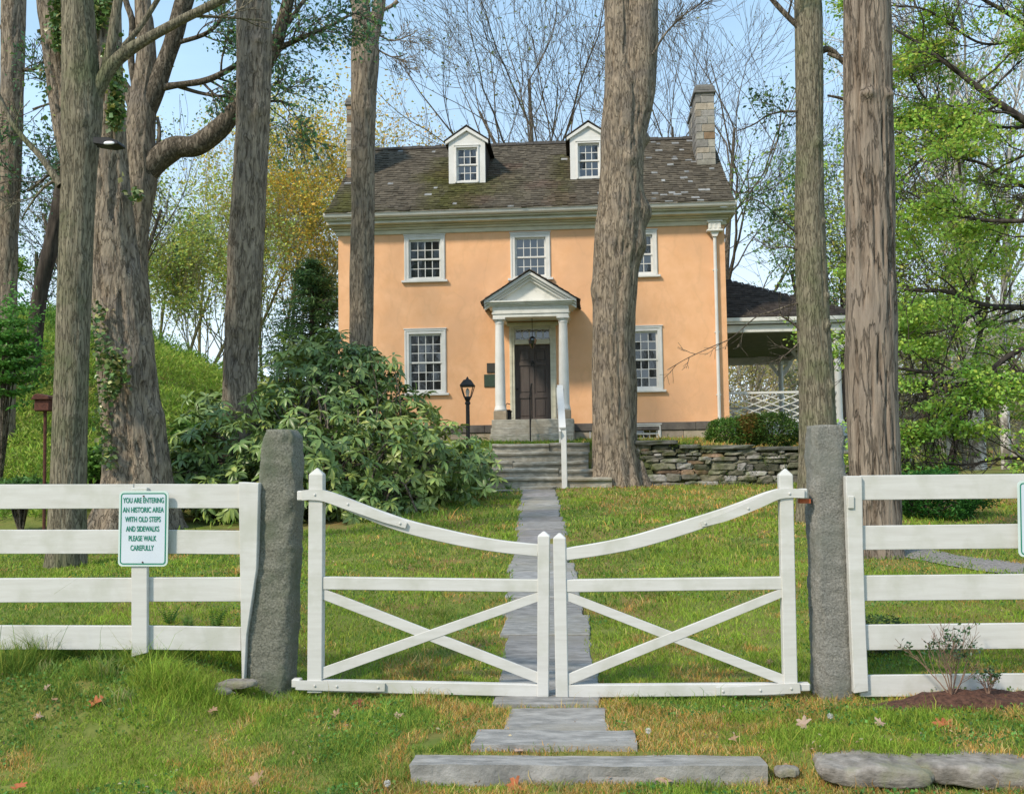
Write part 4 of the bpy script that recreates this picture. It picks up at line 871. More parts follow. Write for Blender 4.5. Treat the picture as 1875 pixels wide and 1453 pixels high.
def gate(side):
    Lf = side == 'left'; x, z = G(580 if Lf else 1446, 1265)
    t = thing('gate_leaf', (x, YG, z), 'white wooden gate leaf with crossed braces hung on the %s' % ('leaning granite post at left' if Lf else 'upright granite post at right'), 'gate', 'pair of white gate leaves')
    y0, y1 = YG-.035, YG+.035
    if Lf:
        stile(MB(), 568, 594, 855, 868, 565, 592, 1266, y0, y1).build('hinge_stile', 'board_paint', t, bevel=BV)
        stile(MB(), 985, 1007, 971, 980, 984, 1005, 1279, y0, y1).build('latch_stile', 'board_paint', t, bevel=BV)
        strip(MB(), [(592, 906), (625, 918), (690, 944), (745, 963), (800, 977), (860, 990), (920, 1000), (986, 1007)], y0+.008, y1-.012, [20, 22, 24, 24, 24, 23, 22, 22]).build('top_rail', 'board_paint', t, bevel=BV)
        qbar(MB(), [(593, 1055), (593, 1078)], [(986, 1060), (986, 1083)], y0+.008, y1-.012).build('middle_rail', 'board_paint', t, bevel=BV)
        qbar(MB(), [(592, 1243), (592, 1264)], [(985, 1251), (985, 1274)], y0+.008, y1-.012).build('bottom_rail', 'board_paint', t, bevel=BV)
        qbar(MB(), [(592, 1076), (592, 1096)], [(985, 1229), (985, 1249)], y0+.014, y0+.036).build('brace', 'board_paint', t, bevel=.002)
        qbar(MB(), [(590, 1221), (590, 1242)], [(985, 1083), (985, 1100)], y0+.011, y0+.034).build('brace', 'board_paint', t, bevel=.002)
        b = strip(MB(), [(556, 906), (575, 905), (600, 908), (650, 926), (700, 945), (746, 961)], y0-.012, y0+.006, [18, 20, 20, 17, 15, 10])
        for q in ((580, 905), (640, 922), (735, 957)): bolt(b, *q, y0-.014)
        b.build('hinge_strap', 'board_paint', t, bevel=.003)
        b = strip(MB(), [(545, 1251), (600, 1252), (650, 1253), (707, 1255)], y0-.010, y0+.006, [16, 17, 17, 14])
        for q in ((580, 1252), (620, 1253), (695, 1255)): bolt(b, *q, y0-.012)
        b.build('hinge_strap', 'board_paint', t, bevel=.003)
        for (a, c, yy, hh) in ((546, 562, 907, 15), (536, 552, 1249, 13)): 
            b = MB(); qbar(b, [(a, yy-hh*.6), (a, yy+hh*.6)], [(c, yy-hh*.6), (c, yy+hh*.6)], YG-.03, YG+.03); b.build('hinge_knuckle', 'board_paint', t, bevel=.006)
    else:
        stile(MB(), 1425, 1450, 856, 869, 1434, 1459, 1268, y0, y1).build('hinge_stile', 'board_paint', t, bevel=BV)
        stile(MB(), 1013, 1036, 974, 984, 1018, 1041, 1277, y0, y1).build('latch_stile', 'board_paint', t, bevel=BV)
        strip(MB(), [(1035, 1014), (1100, 1004), (1160, 992), (1220, 975), (1290, 953), (1350, 932), (1400, 912), (1427, 904)], y0+.008, y1-.012, [22, 23, 24, 25, 24, 22, 21, 20]).build('top_rail', 'board_paint', t, bevel=BV)
        qbar(MB(), [(1036, 1060), (1036, 1083)], [(1432, 1055), (1432, 1078)], y0+.008, y1-.012).build('middle_rail', 'board_paint', t, bevel=BV)
        qbar(MB(), [(1039, 1252), (1039, 1275)], [(1436, 1249), (1436, 1271)], y0+.008, y1-.012).build('bottom_rail', 'board_paint', t, bevel=BV)
        qbar(MB(), [(1037, 1081), (1037, 1098)], [(1434, 1234), (1434, 1253)], y0+.014, y0+.036).build('brace', 'board_paint', t, bevel=.002)
        qbar(MB(), [(1040, 1232), (1040, 1253)], [(1432, 1075), (1432, 1092)], y0+.011, y0+.034).build('brace', 'board_paint', t, bevel=.002)
        b = strip(MB(), [(1283, 959), (1330, 944), (1380, 923), (1420, 905), (1445, 902), (1470, 903)], y0-.012, y0+.006, [9, 14, 16, 18, 17, 15])
        for q in ((1290, 957), (1368, 930), (1443, 903)): bolt(b, *q, y0-.014)
        b.build('hinge_strap', 'board_paint', t, bevel=.003)
        b = strip(MB(), [(1310, 1262), (1380, 1260), (1440, 1257), (1462, 1256)], y0-.010, y0+.006, [13, 15, 17, 17])
        for q in ((1322, 1262), (1390, 1260), (1446, 1257)): bolt(b, *q, y0-.012)
        b.build('hinge_strap', 'board_paint', t, bevel=.003)
        for (a, c, yy, hh) in ((1462, 1477, 903, 15), (1462, 1482, 1256, 12)):
            b = MB(); qbar(b, [(a, yy-hh*.6), (a, yy+hh*.6)], [(c, yy-hh*.6), (c, yy+hh*.6)], YG-.03, YG+.03); b.build('hinge_knuckle', 'board_paint', t, bevel=.006)
        b = MB(); qbar(b, [(1464, 913), (1464, 921)], [(1484, 913), (1484, 921)], YG-.01, YG+.05); b.build('hinge_pin', 'rust_bright', t)
    return t
gate('left'); gate('right')
FB = .16 # (boards run along the front of the posts)
x, z = G(262, 1190)
fl = thing('board_fence', (x, YG, z), 'white four board fence carrying the sign left of the leaning granite post', 'fence', 'white board fences')
Z_ = 0
for k, (l0, r0_, l1, r1) in enumerate(((885, 886, 930, 930), (967, 971, 1011, 1014), (1057, 1056, 1101, 1100), (1141, 1147, 1185, 1190))):
    b = MB(); A0, A1 = (-330, l0+2), (-330, l1+2)
    qbar(b, [A0, A1], [(247, (l0+r0_)/2+.5), (247, (l1+r1)/2+.5)], YG-.02, YG+.012); qbar(b, [(248, (l0+r0_)/2), (248, (l1+r1)/2)], [(443, r0_), (443, r1)], YG-.018, YG+.010)
    b.build('rail', 'board_paint', fl, bevel=.003)
b = MB(); P = [G(247, 892), G(276, 892), G(276, 1192), G(247, 1200)]; b.prism(P, YG-.052, YG-.0205); b.build('post', 'board_paint', fl, bevel=.004)
b = MB(); P = [G(441, 882), G(478, 884), G(474, 1040), G(456, 1160), G(452, 1240), G(447, 1240)]; b.prism(P, YG-.045, YG+.06); b.build('post', 'board_paint', fl, bevel=.004)
b = MB(); P = [G(-260, 885), G(-225, 885), G(-225, 1205), G(-260, 1205)]; b.prism(P, YG-.052, YG-.0205); b.build('post', 'board_paint', fl, bevel=.004)
x, z = G(1590, 1265)
fr = thing('board_fence', (x, YG, z), 'white five board fence right of the upright granite post, planted with a sapling', 'fence', 'white board fences')
for k, (l0, r0_, l1, r1) in enumerate(((870, 868, 915, 912), (962, 957, 1006, 1004), (1053, 1050, 1099, 1097), (1143, 1138, 1189, 1186), (1235, 1231, 1274, 1277))):
    b = MB(); qbar(b, [(1574, l0), (1574, l1)], [(2900, r0_-10), (2900, r1-10)], YG-.018, YG+.012); b.build('rail', 'board_paint', fr, bevel=.003)
b = MB(); P = [G(1545, 871), G(1575, 871), G(1577, 1000), G(1581, 1130), G(1587, 1262), G(1560, 1266), G(1552, 1070)]; b.prism(P, YG-.045, YG+.06); b.build('post', 'board_paint', fr, bevel=.004)
b = MB(); P = [G(1548, 907), G(1560, 907), G(1560, 930), G(1548, 930)]; b.prism(P, YG-.058, YG-.046); b.build('bracket', 'board_paint', fr, bevel=.004)
b = MB(); P = [G(1876, 880), G(1908, 880), G(1912, 1280), G(1880, 1280)]; b.prism(P, YG-.052, YG-.019); b.build('post', 'board_paint', fr, bevel=.004)
b = MB(); P = [G(2480, 876), G(2512, 876), G(2516, 1280), G(2484, 1280)]; b.prism(P, YG-.052, YG-.019); b.build('post', 'board_paint', fr, bevel=.004)
# signs
def rrect(x0, x1, z0, z1, r, n=6):
    P = []
    for cx, cz, a0 in ((x1-r, z1-r, 0), (x0+r, z1-r, 90), (x0+r, z0+r, 180), (x1-r, z0+r, 270)):
        for k in range(n+1): a = R(a0+90*k/n); P.append((cx+r*math.cos(a), cz+r*math.sin(a)))
    return P
def sign(x0, x1, z0, z1, tilt, label, lines):
    Y = YG-.062; cx, cz = (x0+x1)/2, (z0+z1)/2
    t = thing('sign', (cx, Y, cz), label, 'sign', 'green bordered notices'); t.rotation_euler = (0, tilt, 0)
    def put(b, name, mt): return b.build(name, mt, t)
    put(MB().prism(rrect(x0, x1, z0, z1, .028), Y-.0, Y+.006), 'panel', 'sign_edge')
    i = .012; outer = rrect(x0+i, x1-i, z0+i, z1-i, .02); i2 = .019; inner = rrect(x0+i2, x1-i2, z0+i2, z1-i2, .014); n = len(outer)
    V = [(a, Y-.0022, c) for a, c in outer]+[(a, Y-.0022, c) for a, c in inner]
    put(MB().add(V, [(i_, (i_+1) % n, n+(i_+1) % n, n+i_) for i_ in range(n)]), 'border', 'sign_green')
    put(MB().prism(inner, Y-.0012, Y-.0002), 'face', 'sign_face')
    b = MB()
    for zz in (z1-.032, z0+.026): b.stone(cx, Y-.004, zz, .006, .004, .005, n=5, e=1, amp=0)
    put(b, 'screw', 'rust')
    for k, s in enumerate(lines):
        cu = bpy.data.curves.new('lettering', 'FONT'); cu.body = s; cu.size = .047; cu.align_x = 'CENTER'; cu.align_y = 'CENTER'; cu.offset = .0007; cu.extrude = .0004
        o = bpy.data.objects.new('tmp', cu); C.objects.link(o); bpy.context.view_layer.update()
        me = bpy.data.meshes.new_from_object(o.evaluated_get(bpy.context.evaluated_depsgraph_get())); wd = o.dimensions[0]; bpy.data.objects.remove(o)
        want = (lines_w[k])*(x1-x0); sxx = want/max(wd, 1e-6)
        co = np.zeros(len(me.vertices)*3); me.vertices.foreach_get('co', co); co = co.reshape(-1, 3); zc = z1-(.058+k*.0577)*((z1-z0)/.457)
        V = np.stack([cx+co[:, 0]*sxx-.001*k, Y-.0035-co[:, 2], zc+co[:, 1]*.98], -1); 
        for v, q in zip(me.vertices, V-np.array(wl(t))): v.co = q
        me.name = 'lettering'; me.materials.clear(); link('lettering', me, 'sign_green', t)
    return t
lines_w = [.83, .83, .72, .67, .56, .47]
x0, z1 = G(218, 899, YG-.062); x1, z0 = G(307, 1036, YG-.062)
sign(x0, x1, z0, z1, R(.4), 'upright notice lettered in green capitals on the left white fence', ['YOU ARE ENTERING', 'AN HISTORIC AREA', 'WITH OLD STEPS', 'AND SIDEWALKS', 'PLEASE WALK', 'CAREFULLY'])
x0, z1 = G(1861, 881, YG-.062); z0 = G(1866, 1020, YG-.062)[1]
sign(x0, x0+.305, z0, z1, R(1.6), 'green bordered sign cut off by the right edge of the photo', [])

# ================================================================== TREES
def grow(tb, p, d, ln, r, lev, g, tips=None, spread=.6, up=.12, kids=(3, 5), wig=.12, rmin=.006, ratio=(.5, .75), k0=6, first=.3, flat=1):
    """one limb and, recursively, its branches; tubes go to tb, twig points to tips"""
    n = max(3, min(9, int(ln/.35)+2)); P = [np.array(p, float)]; d = unit(d); dirs = [d]
    for i in range(n):
        d = unit(d+g.normal(size=3)*wig+np.array((0, 0, up/n*2))); P.append(P[-1]+d*ln/n); dirs.append(d)
    P = np.array(P); k = 3 if lev <= 1 else (4 if lev == 2 else k0); rad = np.linspace(r, max(rmin, r*(.30 if lev else .25)), n+1)
    V, Fc = tube(P, rad, k); tb.add(V, Fc)
    if lev <= 1 and tips is not None: tips.extend(P[1:])
    if lev == 0: return
    for c in range(int(g.integers(kids[0], kids[1]+1))):
        t = first+(1-first)*(c+.5*g.random()+.3)/kids[1]; t = min(t, .98); i = min(int(t*n), n-1); q = P[i]+(P[i+1]-P[i])*(t*n-i)
        s = unit(np.cross(dirs[i], g.normal(size=3))*np.array((1, 1, flat))); a = spread*(.6+.7*g.random())
        grow(tb, q, dirs[i]*math.cos(a)+s*math.sin(a), ln*g.uniform(*ratio)*(1.15-.4*t), max(rmin, rad[i]*g.uniform(.45, .65)), lev-1, g, tips, spread, up, kids, wig, rmin, ratio, k0, .15, flat)
def ctrl_pts(c): return np.array([q[:3] for q in c])
def limb(tb, pts, Y, k=10, dz=.12, twigs=None, g=None, lev=2, tips=None, lnf=.9, tw=7, t0=.3, **kw):
    """hand placed limb (px path) with twigs growing along it"""
    c = np.array(px_path(pts, Y)); Ln = np.linalg.norm(np.diff(c[:, :3], axis=0), axis=1).sum(); Pr, s = cr(c, max(5, int(Ln/dz)))
    r = np.maximum(Pr[:, 3], .006)*(1+.12*(vn(s*3, Y, len(pts), 77)-.5)); V, Fc = tube(Pr[:, :3], r, k); tb.add(V, Fc)
    if g is not None:
        T = np.gradient(Pr[:, :3], axis=0); T = unit(T)
        for q in range(tw):
            i = int((t0+(1-t0)*(q+g.random())/tw)*(len(Pr)-1)); sd_ = unit(np.cross(T[i], g.normal(size=3))); a = g.uniform(.5, 1.1); sd_ = unit(sd_*np.array((1, 1, kw.get('flat', 1))))
            grow(tb, Pr[i, :3], T[i]*math.cos(a)+sd_*math.sin(a), lnf*g.uniform(.6, 1.3), max(.006, r[i]*.45), lev, g, tips, **kw)
    return Pr
def big(name, pts, Y, label, cat='tree', mt='bark_rough', group='large tree trunks near the gate', **kw):
    """trunk from a px path (bottom first); its foot is dropped to the ground"""
    c = px_path(pts, Y); x, y_ = c[0][0], c[0][1]; z = float(gh(x, y_)); c[0] = (x, y_, min(c[0][2], z-.05), c[0][3])
    t = thing('tree', (x, y_, z), label, cat, group); V, Fc = bark(c, **kw); npmesh('trunk', V, Fc, mt, t, smooth=True); return t, c
def top(c, extra=7): # carry the trunk on above the picture
    return c
gt = np.random.default_rng(5)

# A: far left, on the bank
tA, _ = big('tree', [(10, 620, 38, 19), (12, 540, 36, 19), (14, 430, 36, 19), (20, 250, 40, 19), (23, 100, 40, 19), (28, -150, 42, 19), (30, -500, 36, 19)], 19, 'dark trunk on the green bank at the far left edge', seg=40, dz=.08, amp=.03, seed=1)
tb = TB(); limb(tb, [(15, 60, 8), (-20, 40, 7), (-80, 45, 5)], 19, g=gt); limb(tb, [(30, 125, 9), (60, 128, 7), (90, 105, 5)], 19, g=gt, lnf=.6); tb.build('limb', 'bark_mid', tA)
tA2, _ = big('tree', [(58, 600, 30, 21), (72, 545, 26, 21), (92, 455, 27, 21), (112, 360, 26, 21), (128, 250, 24, 21), (150, 0, 22, 21), (180, -300, 18, 21)], 21, 'dark leaning trunk on the crest of the green bank', seg=30, dz=.1, amp=.02, seed=2, mt='bark_dark')

# B: smooth trunk just behind the left fence
tB, _ = big('tree', [(118, 1055, 72), (122, 1000, 68), (124, 900, 64), (131, 700, 60), (138, 500, 59), (144, 330, 62), (150, 200, 72), (148, 130, 66), (142, 0, 58), (138, -150, 54), (130, -450, 44)], 10.6,
    'tall smooth grey green trunk right behind the left fence, forking above a floodlight', mt='bark_smooth', seg=84, dz=.025, amp=.009, fx=11, fz=2.0, flare=.12, fh=.2, seed=3, knots=((4.95, -2.6, .09, .03), (3.4, -2.2, .05, .02)))
tb = TB(); tipsB = []
limb(tb, [(155, 210, 40), (180, 160, 30), (205, 120, 25), (235, 93, 24), (275, 68, 20), (330, 38, 18), (390, 8, 17), (450, -25, 16), (560, -90, 12)], 10.6, k=18, dz=.06, g=gt, tips=tipsB, tw=4, t0=.5, lnf=.7)
limb(tb, [(168, 200, 26), (190, 140, 22), (203, 90, 20), (210, 40, 19), (222, -40, 17), (240, -200, 14)], 10.65, k=16, dz=.06)
limb(tb, [(196, 125, 15), (222, 90, 12), (250, 58, 11), (275, 22, 10), (300, -20, 9)], 10.7, k=10, dz=.08)
limb(tb, [(180, 190, 14), (178, 150, 13), (186, 172, 12)], 10.75, k=10)
limb(tb, [(112, 340, 18), (92, 312, 13), (70, 282, 12), (45, 255, 11), (22, 225, 10), (0, 180, 9), (-40, 100, 8)], 10.5, k=12, dz=.06, g=gt, tw=3, lnf=.35, lev=1)
limb(tb, [(100, 330, 7), (78, 345, 5), (55, 375, 4), (40, 400, 3)], 10.5, k=6, g=gt, tw=3, lnf=.3, lev=1)
tb.build('limb', 'bark_smooth', tB)
fl_ = thing('floodlight', pt(196, 262, 10.45), 'small dark floodlight with a bright lens fixed to the smooth trunk', 'floodlight')
q = pt(198, 262, 10.4); b = MB(); zc = q[2]; s = 10.4/F_
b.prism([(q[0]-24*s, zc+9*s), (q[0]+6*s, zc+7*s), (q[0]+26*s, zc-1*s), (q[0]+27*s, zc-7*s), (q[0]+8*s, zc-10*s), (q[0]-24*s, zc-4*s)], 10.32, 10.5); b.bar((q[0]-30*s, 10.5, zc), (q[0]-10*s, 10.42, zc), .03, .03); b.build('housing', 'black_metal', fl_, bevel=.008)
MB().stone(q[0]+9*s, 10.318, zc-5*s, 11*s, .01, 3.5*s, n=9, e=.8, amp=0).build('lens', 'galv', fl_)

# C: huge rough trunk with ivy, behind B
tC, _ = big('tree', [(252, 900, 128), (250, 850, 108), (243, 780, 104), (228, 640, 98), (212, 500, 86), (203, 400, 78), (196, 280, 66), (192, 150, 60), (190, 0, 56), (188, -200, 50), (186, -500, 40)], 14,
    'massive furrowed trunk with ivy behind the smooth trunk on the left', seg=110, dz=.035, amp=.05, fx=6, fz=1.0, flare=.6, fh=.45, seed=4, lobes=5, knots=((1.6, -1.7, .2, .06), (2.7, -.6, .15, .05)))
c2 = px_path([(200, 480, 40), (165, 380, 48), (132, 270, 50), (112, 160, 46), (98, 50, 46), (88, -60, 44), (75, -300, 36)], 14.2)
V, Fc = bark(c2, seg=60, dz=.05, amp=.045, fx=6, fz=1, seed=8); npmesh('trunk', V, Fc, 'bark_rough', tC, smooth=True)
# D: spreading tree behind C
tD, _ = big('tree', [(262, 830, 44), (258, 620, 40), (250, 480, 38), (252, 400, 46), (256, 330, 62), (256, 250, 56), (262, 180, 48), (268, 100, 34), (262, 0, 30), (255, -150, 26), (250, -400, 20)], 18,
    'grey trunk splitting into several heavy limbs behind the ivy clad trunk', seg=64, dz=.05, amp=.025, fx=7, fz=1.2, seed=6)
tb = TB(); tipsD = []
limb(tb, [(262, 320, 50), (290, 292, 46), (322, 270, 42), (355, 268, 40), (385, 250, 38), (412, 225, 36), (440, 190, 33), (475, 140, 29), (500, 95, 26), (515, 50, 24), (528, 0, 22), (545, -80, 18)], 18, k=22, dz=.07)
limb(tb, [(262, 210, 44), (285, 160, 38), (302, 115, 34), (318, 70, 33), (330, 25, 34), (345, -30, 32), (370, -200, 24)], 18, k=20, dz=.07)
limb(tb, [(250, 210, 24), (232, 165, 20), (215, 140, 16), (205, 122, 13)], 17.9, k=12)
limb(tb, [(252, 180, 14), (240, 110, 13), (242, 40, 12), (230, 0, 11), (225, -60, 9)], 17.9, k=10)
limb(tb, [(288, 275, 10), (292, 240, 8), (288, 215, 6)], 18, k=8)
limb(tb, [(296, 160, 16), (330, 155, 12), (375, 148, 12), (415, 130, 11), (450, 105, 8), (480, 70, 6)], 18, k=10, g=gt, tips=tipsD, tw=9, lnf=1.0, up=-.1)
limb(tb, [(325, 158, 8), (365, 170, 7), (400, 176, 6), (440, 178, 5)], 18.1, k=8, g=gt, tips=tipsD, tw=7, lnf=.9, up=-.1)
limb(tb, [(498, 92, 12), (530, 80, 10), (560, 66, 9), (600, 50, 7), (640, 28, 5)], 18, k=10, g=gt, tips=tipsD, tw=10, lnf=.85, t0=.05, up=-.15)
limb(tb, [(505, 80, 10), (530, 40, 9), (550, 10, 8), (565, -10, 6)], 18, k=8, g=gt, tips=tipsD, tw=5, lnf=1.0)
limb(tb, [(430, 200, 8), (470, 190, 6), (510, 185, 5), (540, 195, 4)], 18.2, k=8, g=gt, tips=tipsD, tw=9, lnf=1.0, up=-.1)
limb(tb, [(320, 80, 10), (380, 60, 8), (420, 20, 6)], 18, k=8, g=gt, tips=tipsD, tw=7, lnf=1.0)
limb(tb, [(240, 190, 10), (200, 150, 8), (150, 170, 6), (60, 200, 4)], 18.6, k=8, g=gt, tips=tipsD, tw=8, lnf=1.2)
limb(tb, [(245, 250, 9), (200, 260, 8), (120, 300, 6), (50, 350, 4)], 18.6, k=8, g=gt, tips=tipsD, tw=9, lnf=1.1)
tb.build('limb', 'bark_mid', tD)
def spray(tips, per, sg, g=gt):
    T = np.array(tips); n = int(len(T)*per); i = g.integers(0, len(T), n); return T[i]+g.normal(size=(n, 3))*sg
P = spray(tipsD, 1.7, .12); leaves('crown', P, .085, rcols(len(P), (.11, .23, .12), .35, (.18, .30, .08), .3), tD, aspect=.55, droop=.6)

# E, F in front of the house's left half
tE, _ = big('tree', [(436, 870, 66), (438, 740, 60), (441, 640, 60), (448, 500, 61), (456, 360, 60), (463, 220, 58), (466, 80, 61), (464, -40, 60), (462, -300, 52)], 16, 'straight flaky trunk rising through the rhododendron, left of the house', seg=84, dz=.035, amp=.032, fx=8, fz=1.1, seed=9,
    knots=((6.6, -2.5, .12, .06), (7.75, -2.6, .06, .04)))
tF, _ = big('tree', [(662, 830, 50), (662, 700, 43), (662, 560, 43), (664, 420, 42), (665, 300, 43), (666, 180, 47), (669, 90, 52), (662, 30, 36), (655, -30, 34), (645, -200, 28)], 21, 'slim forked trunk standing in front of the left end of the orange house', mt='bark_rough', seg=64, dz=.045, amp=.02, fx=8, fz=1.3, seed=10,
    knots=((6.7, 2.4, .1, .05), (7.6, -2.6, .12, .04)))
tb = TB(); limb(tb, [(678, 80, 30), (687, 45, 25), (694, 10, 23), (700, -40, 20), (712, -200, 15)], 21, k=20, dz=.06); limb(tb, [(694, 22, 8), (712, 14, 7), (722, 8, 8), (728, 2, 9)], 21, k=8)
limb(tb, [(690, 90, 4), (720, 105, 3), (745, 98, 2)], 21, k=5, g=gt, tw=6, lnf=.6, up=0); limb(tb, [(686, 60, 4), (720, 75, 3), (760, 60, 2)], 21, k=5, g=gt, tw=6, lnf=.6, up=0)
tb.build('limb', 'bark_rough', tF)
# G: great trunk right of the portico
tG, _ = big('tree', [(1134, 905, 96), (1132, 860, 84), (1127, 800, 76), (1124, 700, 76), (1124, 600, 77), (1128, 500, 80), (1134, 420, 86), (1138, 330, 75), (1141, 240, 76), (1144, 180, 74), (1137, 100, 56), (1134, 0, 52), (1130, -120, 46), (1125, -350, 36)], 20.95,
    'thick burled twin stemmed trunk beside the steps, covering the right of the portico', seg=110, dz=.045, amp=.045, fx=5, fz=1.0, flare=.42, fh=.5, lobes=5, seed=12, knots=((5.9, -1.57, .28, .17), (5.2, -1.9, .3, .10), (7.45, -1.4, .16, .13), (6.9, -2.8, .12, .07), (4.2, 2.0, .2, .06)))
c2 = px_path([(1148, 300, 46), (1160, 230, 52), (1168, 180, 56), (1172, 100, 60), (1174, 30, 60), (1180, -60, 52), (1195, -300, 40)], 20.9)
V, Fc = bark(c2, seg=70, dz=.05, amp=.04, fx=5, fz=1, seed=14, knots=((1.5, 1.2, .12, .09),)); npmesh('trunk', V, Fc, 'bark_rough', tG, smooth=True)
tb = TB(); limb(tb, [(1190, 15, 12), (1203, -10, 10), (1240, -80, 8)], 20.95, k=8); tb.build('limb', 'bark_mid', tG); tb = TB(); limb(tb, [(1195, 100, 5), (1220, 60, 4), (1260, 20, 3)], 20.6, k=6, g=gt, tw=6, lnf=.7); tb.build('limb', 'bark_mid', tG)
# H, I right
tH, _ = big('tree', [(1502, 965, 78), (1500, 850, 70), (1497, 760, 64), (1491, 640, 58), (1487, 520, 55), (1484, 420, 52), (1482, 300, 48), (1482, 150, 48), (1480, 0, 49), (1476, -150, 44), (1472, -400, 36)], 14.65, 'slender grey trunk with knots behind the upright granite post', mt='bark_smooth',
    seg=84, dz=.03, amp=.013, fx=9, fz=1.7, seed=15, flare=.12, fh=.3, knots=((2.0, -2.4, .05, .035), (2.85, -2.3, .05, .04), (3.25, -2.3, .05, .04), (4.35, -2.2, .05, .035), (5.5, -2.7, .05, .03)))
tb = TB()
limb(tb, [(1486, 66, 14), (1458, 45, 11), (1440, 28, 10), (1425, 12, 10), (1408, -8, 9), (1370, -60, 7)], 14.6, k=10, dz=.06, g=gt, tw=3, lnf=.5)
tb.build('limb', 'bark_mid', tH); tb = TB()
limb(tb, [(1498, 98, 14), (1512, 90, 12), (1530, 97, 9), (1550, 120, 7), (1600, 140, 6)], 14.7, k=10, dz=.06, g=gt, tw=3, lnf=.5)
tb.build('limb', 'bark_mid', tH)
for pth in ([(1470, 556, 5), (1455, 556, 4), (1415, 570, 3), (1385, 580, 2.4), (1340, 618, 2.2), (1310, 632, 2), (1260, 655, 1.6), (1222, 677, 1.2)], [(1468, 606, 7), (1452, 592, 4), (1430, 578, 3), (1425, 574, 2)], [(1470, 620, 4), (1450, 640, 3), (1430, 655, 2.2), (1405, 665, 1.6)],
            [(1462, 457, 4), (1440, 452, 3), (1410, 455, 2), (1395, 440, 1.6)], [(1462, 204, 5), (1430, 205, 4), (1405, 212, 3), (1380, 228, 3), (1350, 240, 2)], [(1430, 208, 3), (1425, 250, 3), (1418, 275, 3), (1405, 310, 2.5), (1395, 330, 2), (1360, 355, 2)]):
    tb = TB(); limb(tb, pth, 14.6, k=6, dz=.05, g=gt, tw=7, lnf=.28, lev=1, up=.05, rmin=.003); tb.build('twig', 'bark_mid', tH)
tipsH = []
for pth in ([(1466, 432, 4), (1445, 415, 3), (1425, 395, 2.5), (1400, 375, 2), (1385, 365, 1.6)], [(1470, 200, 3), (1450, 215, 2.4), (1420, 195, 2), (1400, 190, 1.6)]):
    tb = TB(); limb(tb, pth, 14.6, k=6, dz=.05, g=gt, tips=tipsH, tw=8, lnf=.3, lev=1, up=.05, rmin=.003); tb.build('twig', 'bark_mid', tH)
P = spray(tipsH, 2.2, .06); leaves('crown', P, .06, rcols(len(P), (.075, .15, .07), .35, (.12, .2, .06), .3), tH, aspect=.55, droop=.6)
tI, _ = big('tree', [(1612, 1040, 86), (1608, 1010, 76), (1604, 940, 76), (1601, 850, 80), (1597, 700, 80), (1596, 580, 81), (1595, 460, 78), (1592, 340, 80), (1589, 200, 78), (1588, 60, 76), (1586, -60, 74), (1580, -300, 70)], 11.6, 'shaggy barked trunk with long plates behind the right fence', mt='bark_shag',
    seg=130, dz=.022, amp=.048, fx=7, fz=.55, seed=17, flare=.25, fh=.22, lobes=5, knots=((5.3, 2.9, .07, .06), (5.3, -2.4, .06, .05)))
tb = TB(); limb(tb, [(1560, 118, 12), (1540, 108, 9), (1515, 98, 6)], 11.7, k=8); tb.build('limb', 'bark_mid', tI); tb = TB(); limb(tb, [(1570, 190, 10), (1540, 180, 6), (1515, 175, 4)], 11.8, k=8); tb.build('limb', 'bark_mid', tI)

# bare trees behind the house
def bare(name, base, ht, r, seed, label, spread=.5, lean=(0, 0), lev=4, group='bare trees behind the house', crown=None, mt='bark_mid', kids=(4, 6), first=.25, ratio=(.5, .72), rmin=.011, per=0, ls=.1, lc=(.2, .22, .08), up=.22, main=4, tf=.75):
    g = np.random.default_rng(seed); x, y_ = base; z = float(gh(x, y_)); t = thing('tree', (x, y_, z), label, 'tree', group); tb = TB(); tips = []
    c = [(x+lean[0]*q*q, y_+lean[1]*q, z-.2+ht*tf*q, r*(1-.75*q)) for q in (0, .3, .6, 1)]
    Pr, s = cr(c, 18); V, Fc = tube(Pr[:, :3], Pr[:, 3], 10); tb.add(V, Fc)
    for k in range(main+8):
        i = min(6+int(11*k/(main+7)), 17); a = 2*math.pi*(k*.382)+seed; el = spread*g.uniform(.7, 1.25)
        d = (math.cos(a)*math.sin(el)+lean[0]*.05, math.sin(a)*math.sin(el), math.cos(el))
        grow(tb, Pr[i, :3], d, ht*(.52-.018*(i-6))*g.uniform(.7, 1.05), Pr[i, 3]*.5, lev-1, g, tips, spread*1.0, up, kids, .13, rmin, ratio, 6, first)
    tb.build('trunk', mt, t)
    if per: P = spray(tips, per, .25, g); leaves('crown', P, ls, rcols(len(P), lc, .35, g=g), t, aspect=.6)
    return t
def gx(px, Y): return float(pt(px, 850, Y)[0])
bl = [(992, 44, 24, .26, 21, .62, (-.3, 0), 'bare spreading tree behind the ridge between the two dormers'),
      (1075, 41, 20, .22, 22, .62, (-4.2, 0), 'bare tree leaning left behind the right dormer'),
      (1262, 48, 24, .22, 24, .55, (-.4, 0), 'bare tree rising just left of the right chimney'),
      (1325, 46, 23, .26, 25, .55, (.9, 0), 'bare tree forking above the right end of the roof'),
      (800, 56, 17, .16, 26, .60, (-2.5, 0), 'faint bare tree behind the roof left of the left dormer')]
for px_, Y, h_, r_, sd_, sp, ln_, lab in bl:
    bare('tree', (gx(px_, Y), Y), h_, r_, sd_, lab, sp, ln_, lev=4, per=.12 if px_ < 1150 else .02, ls=.13, lc=(.22, .25, .09), kids=(3, 5), rmin=.008, main=0)

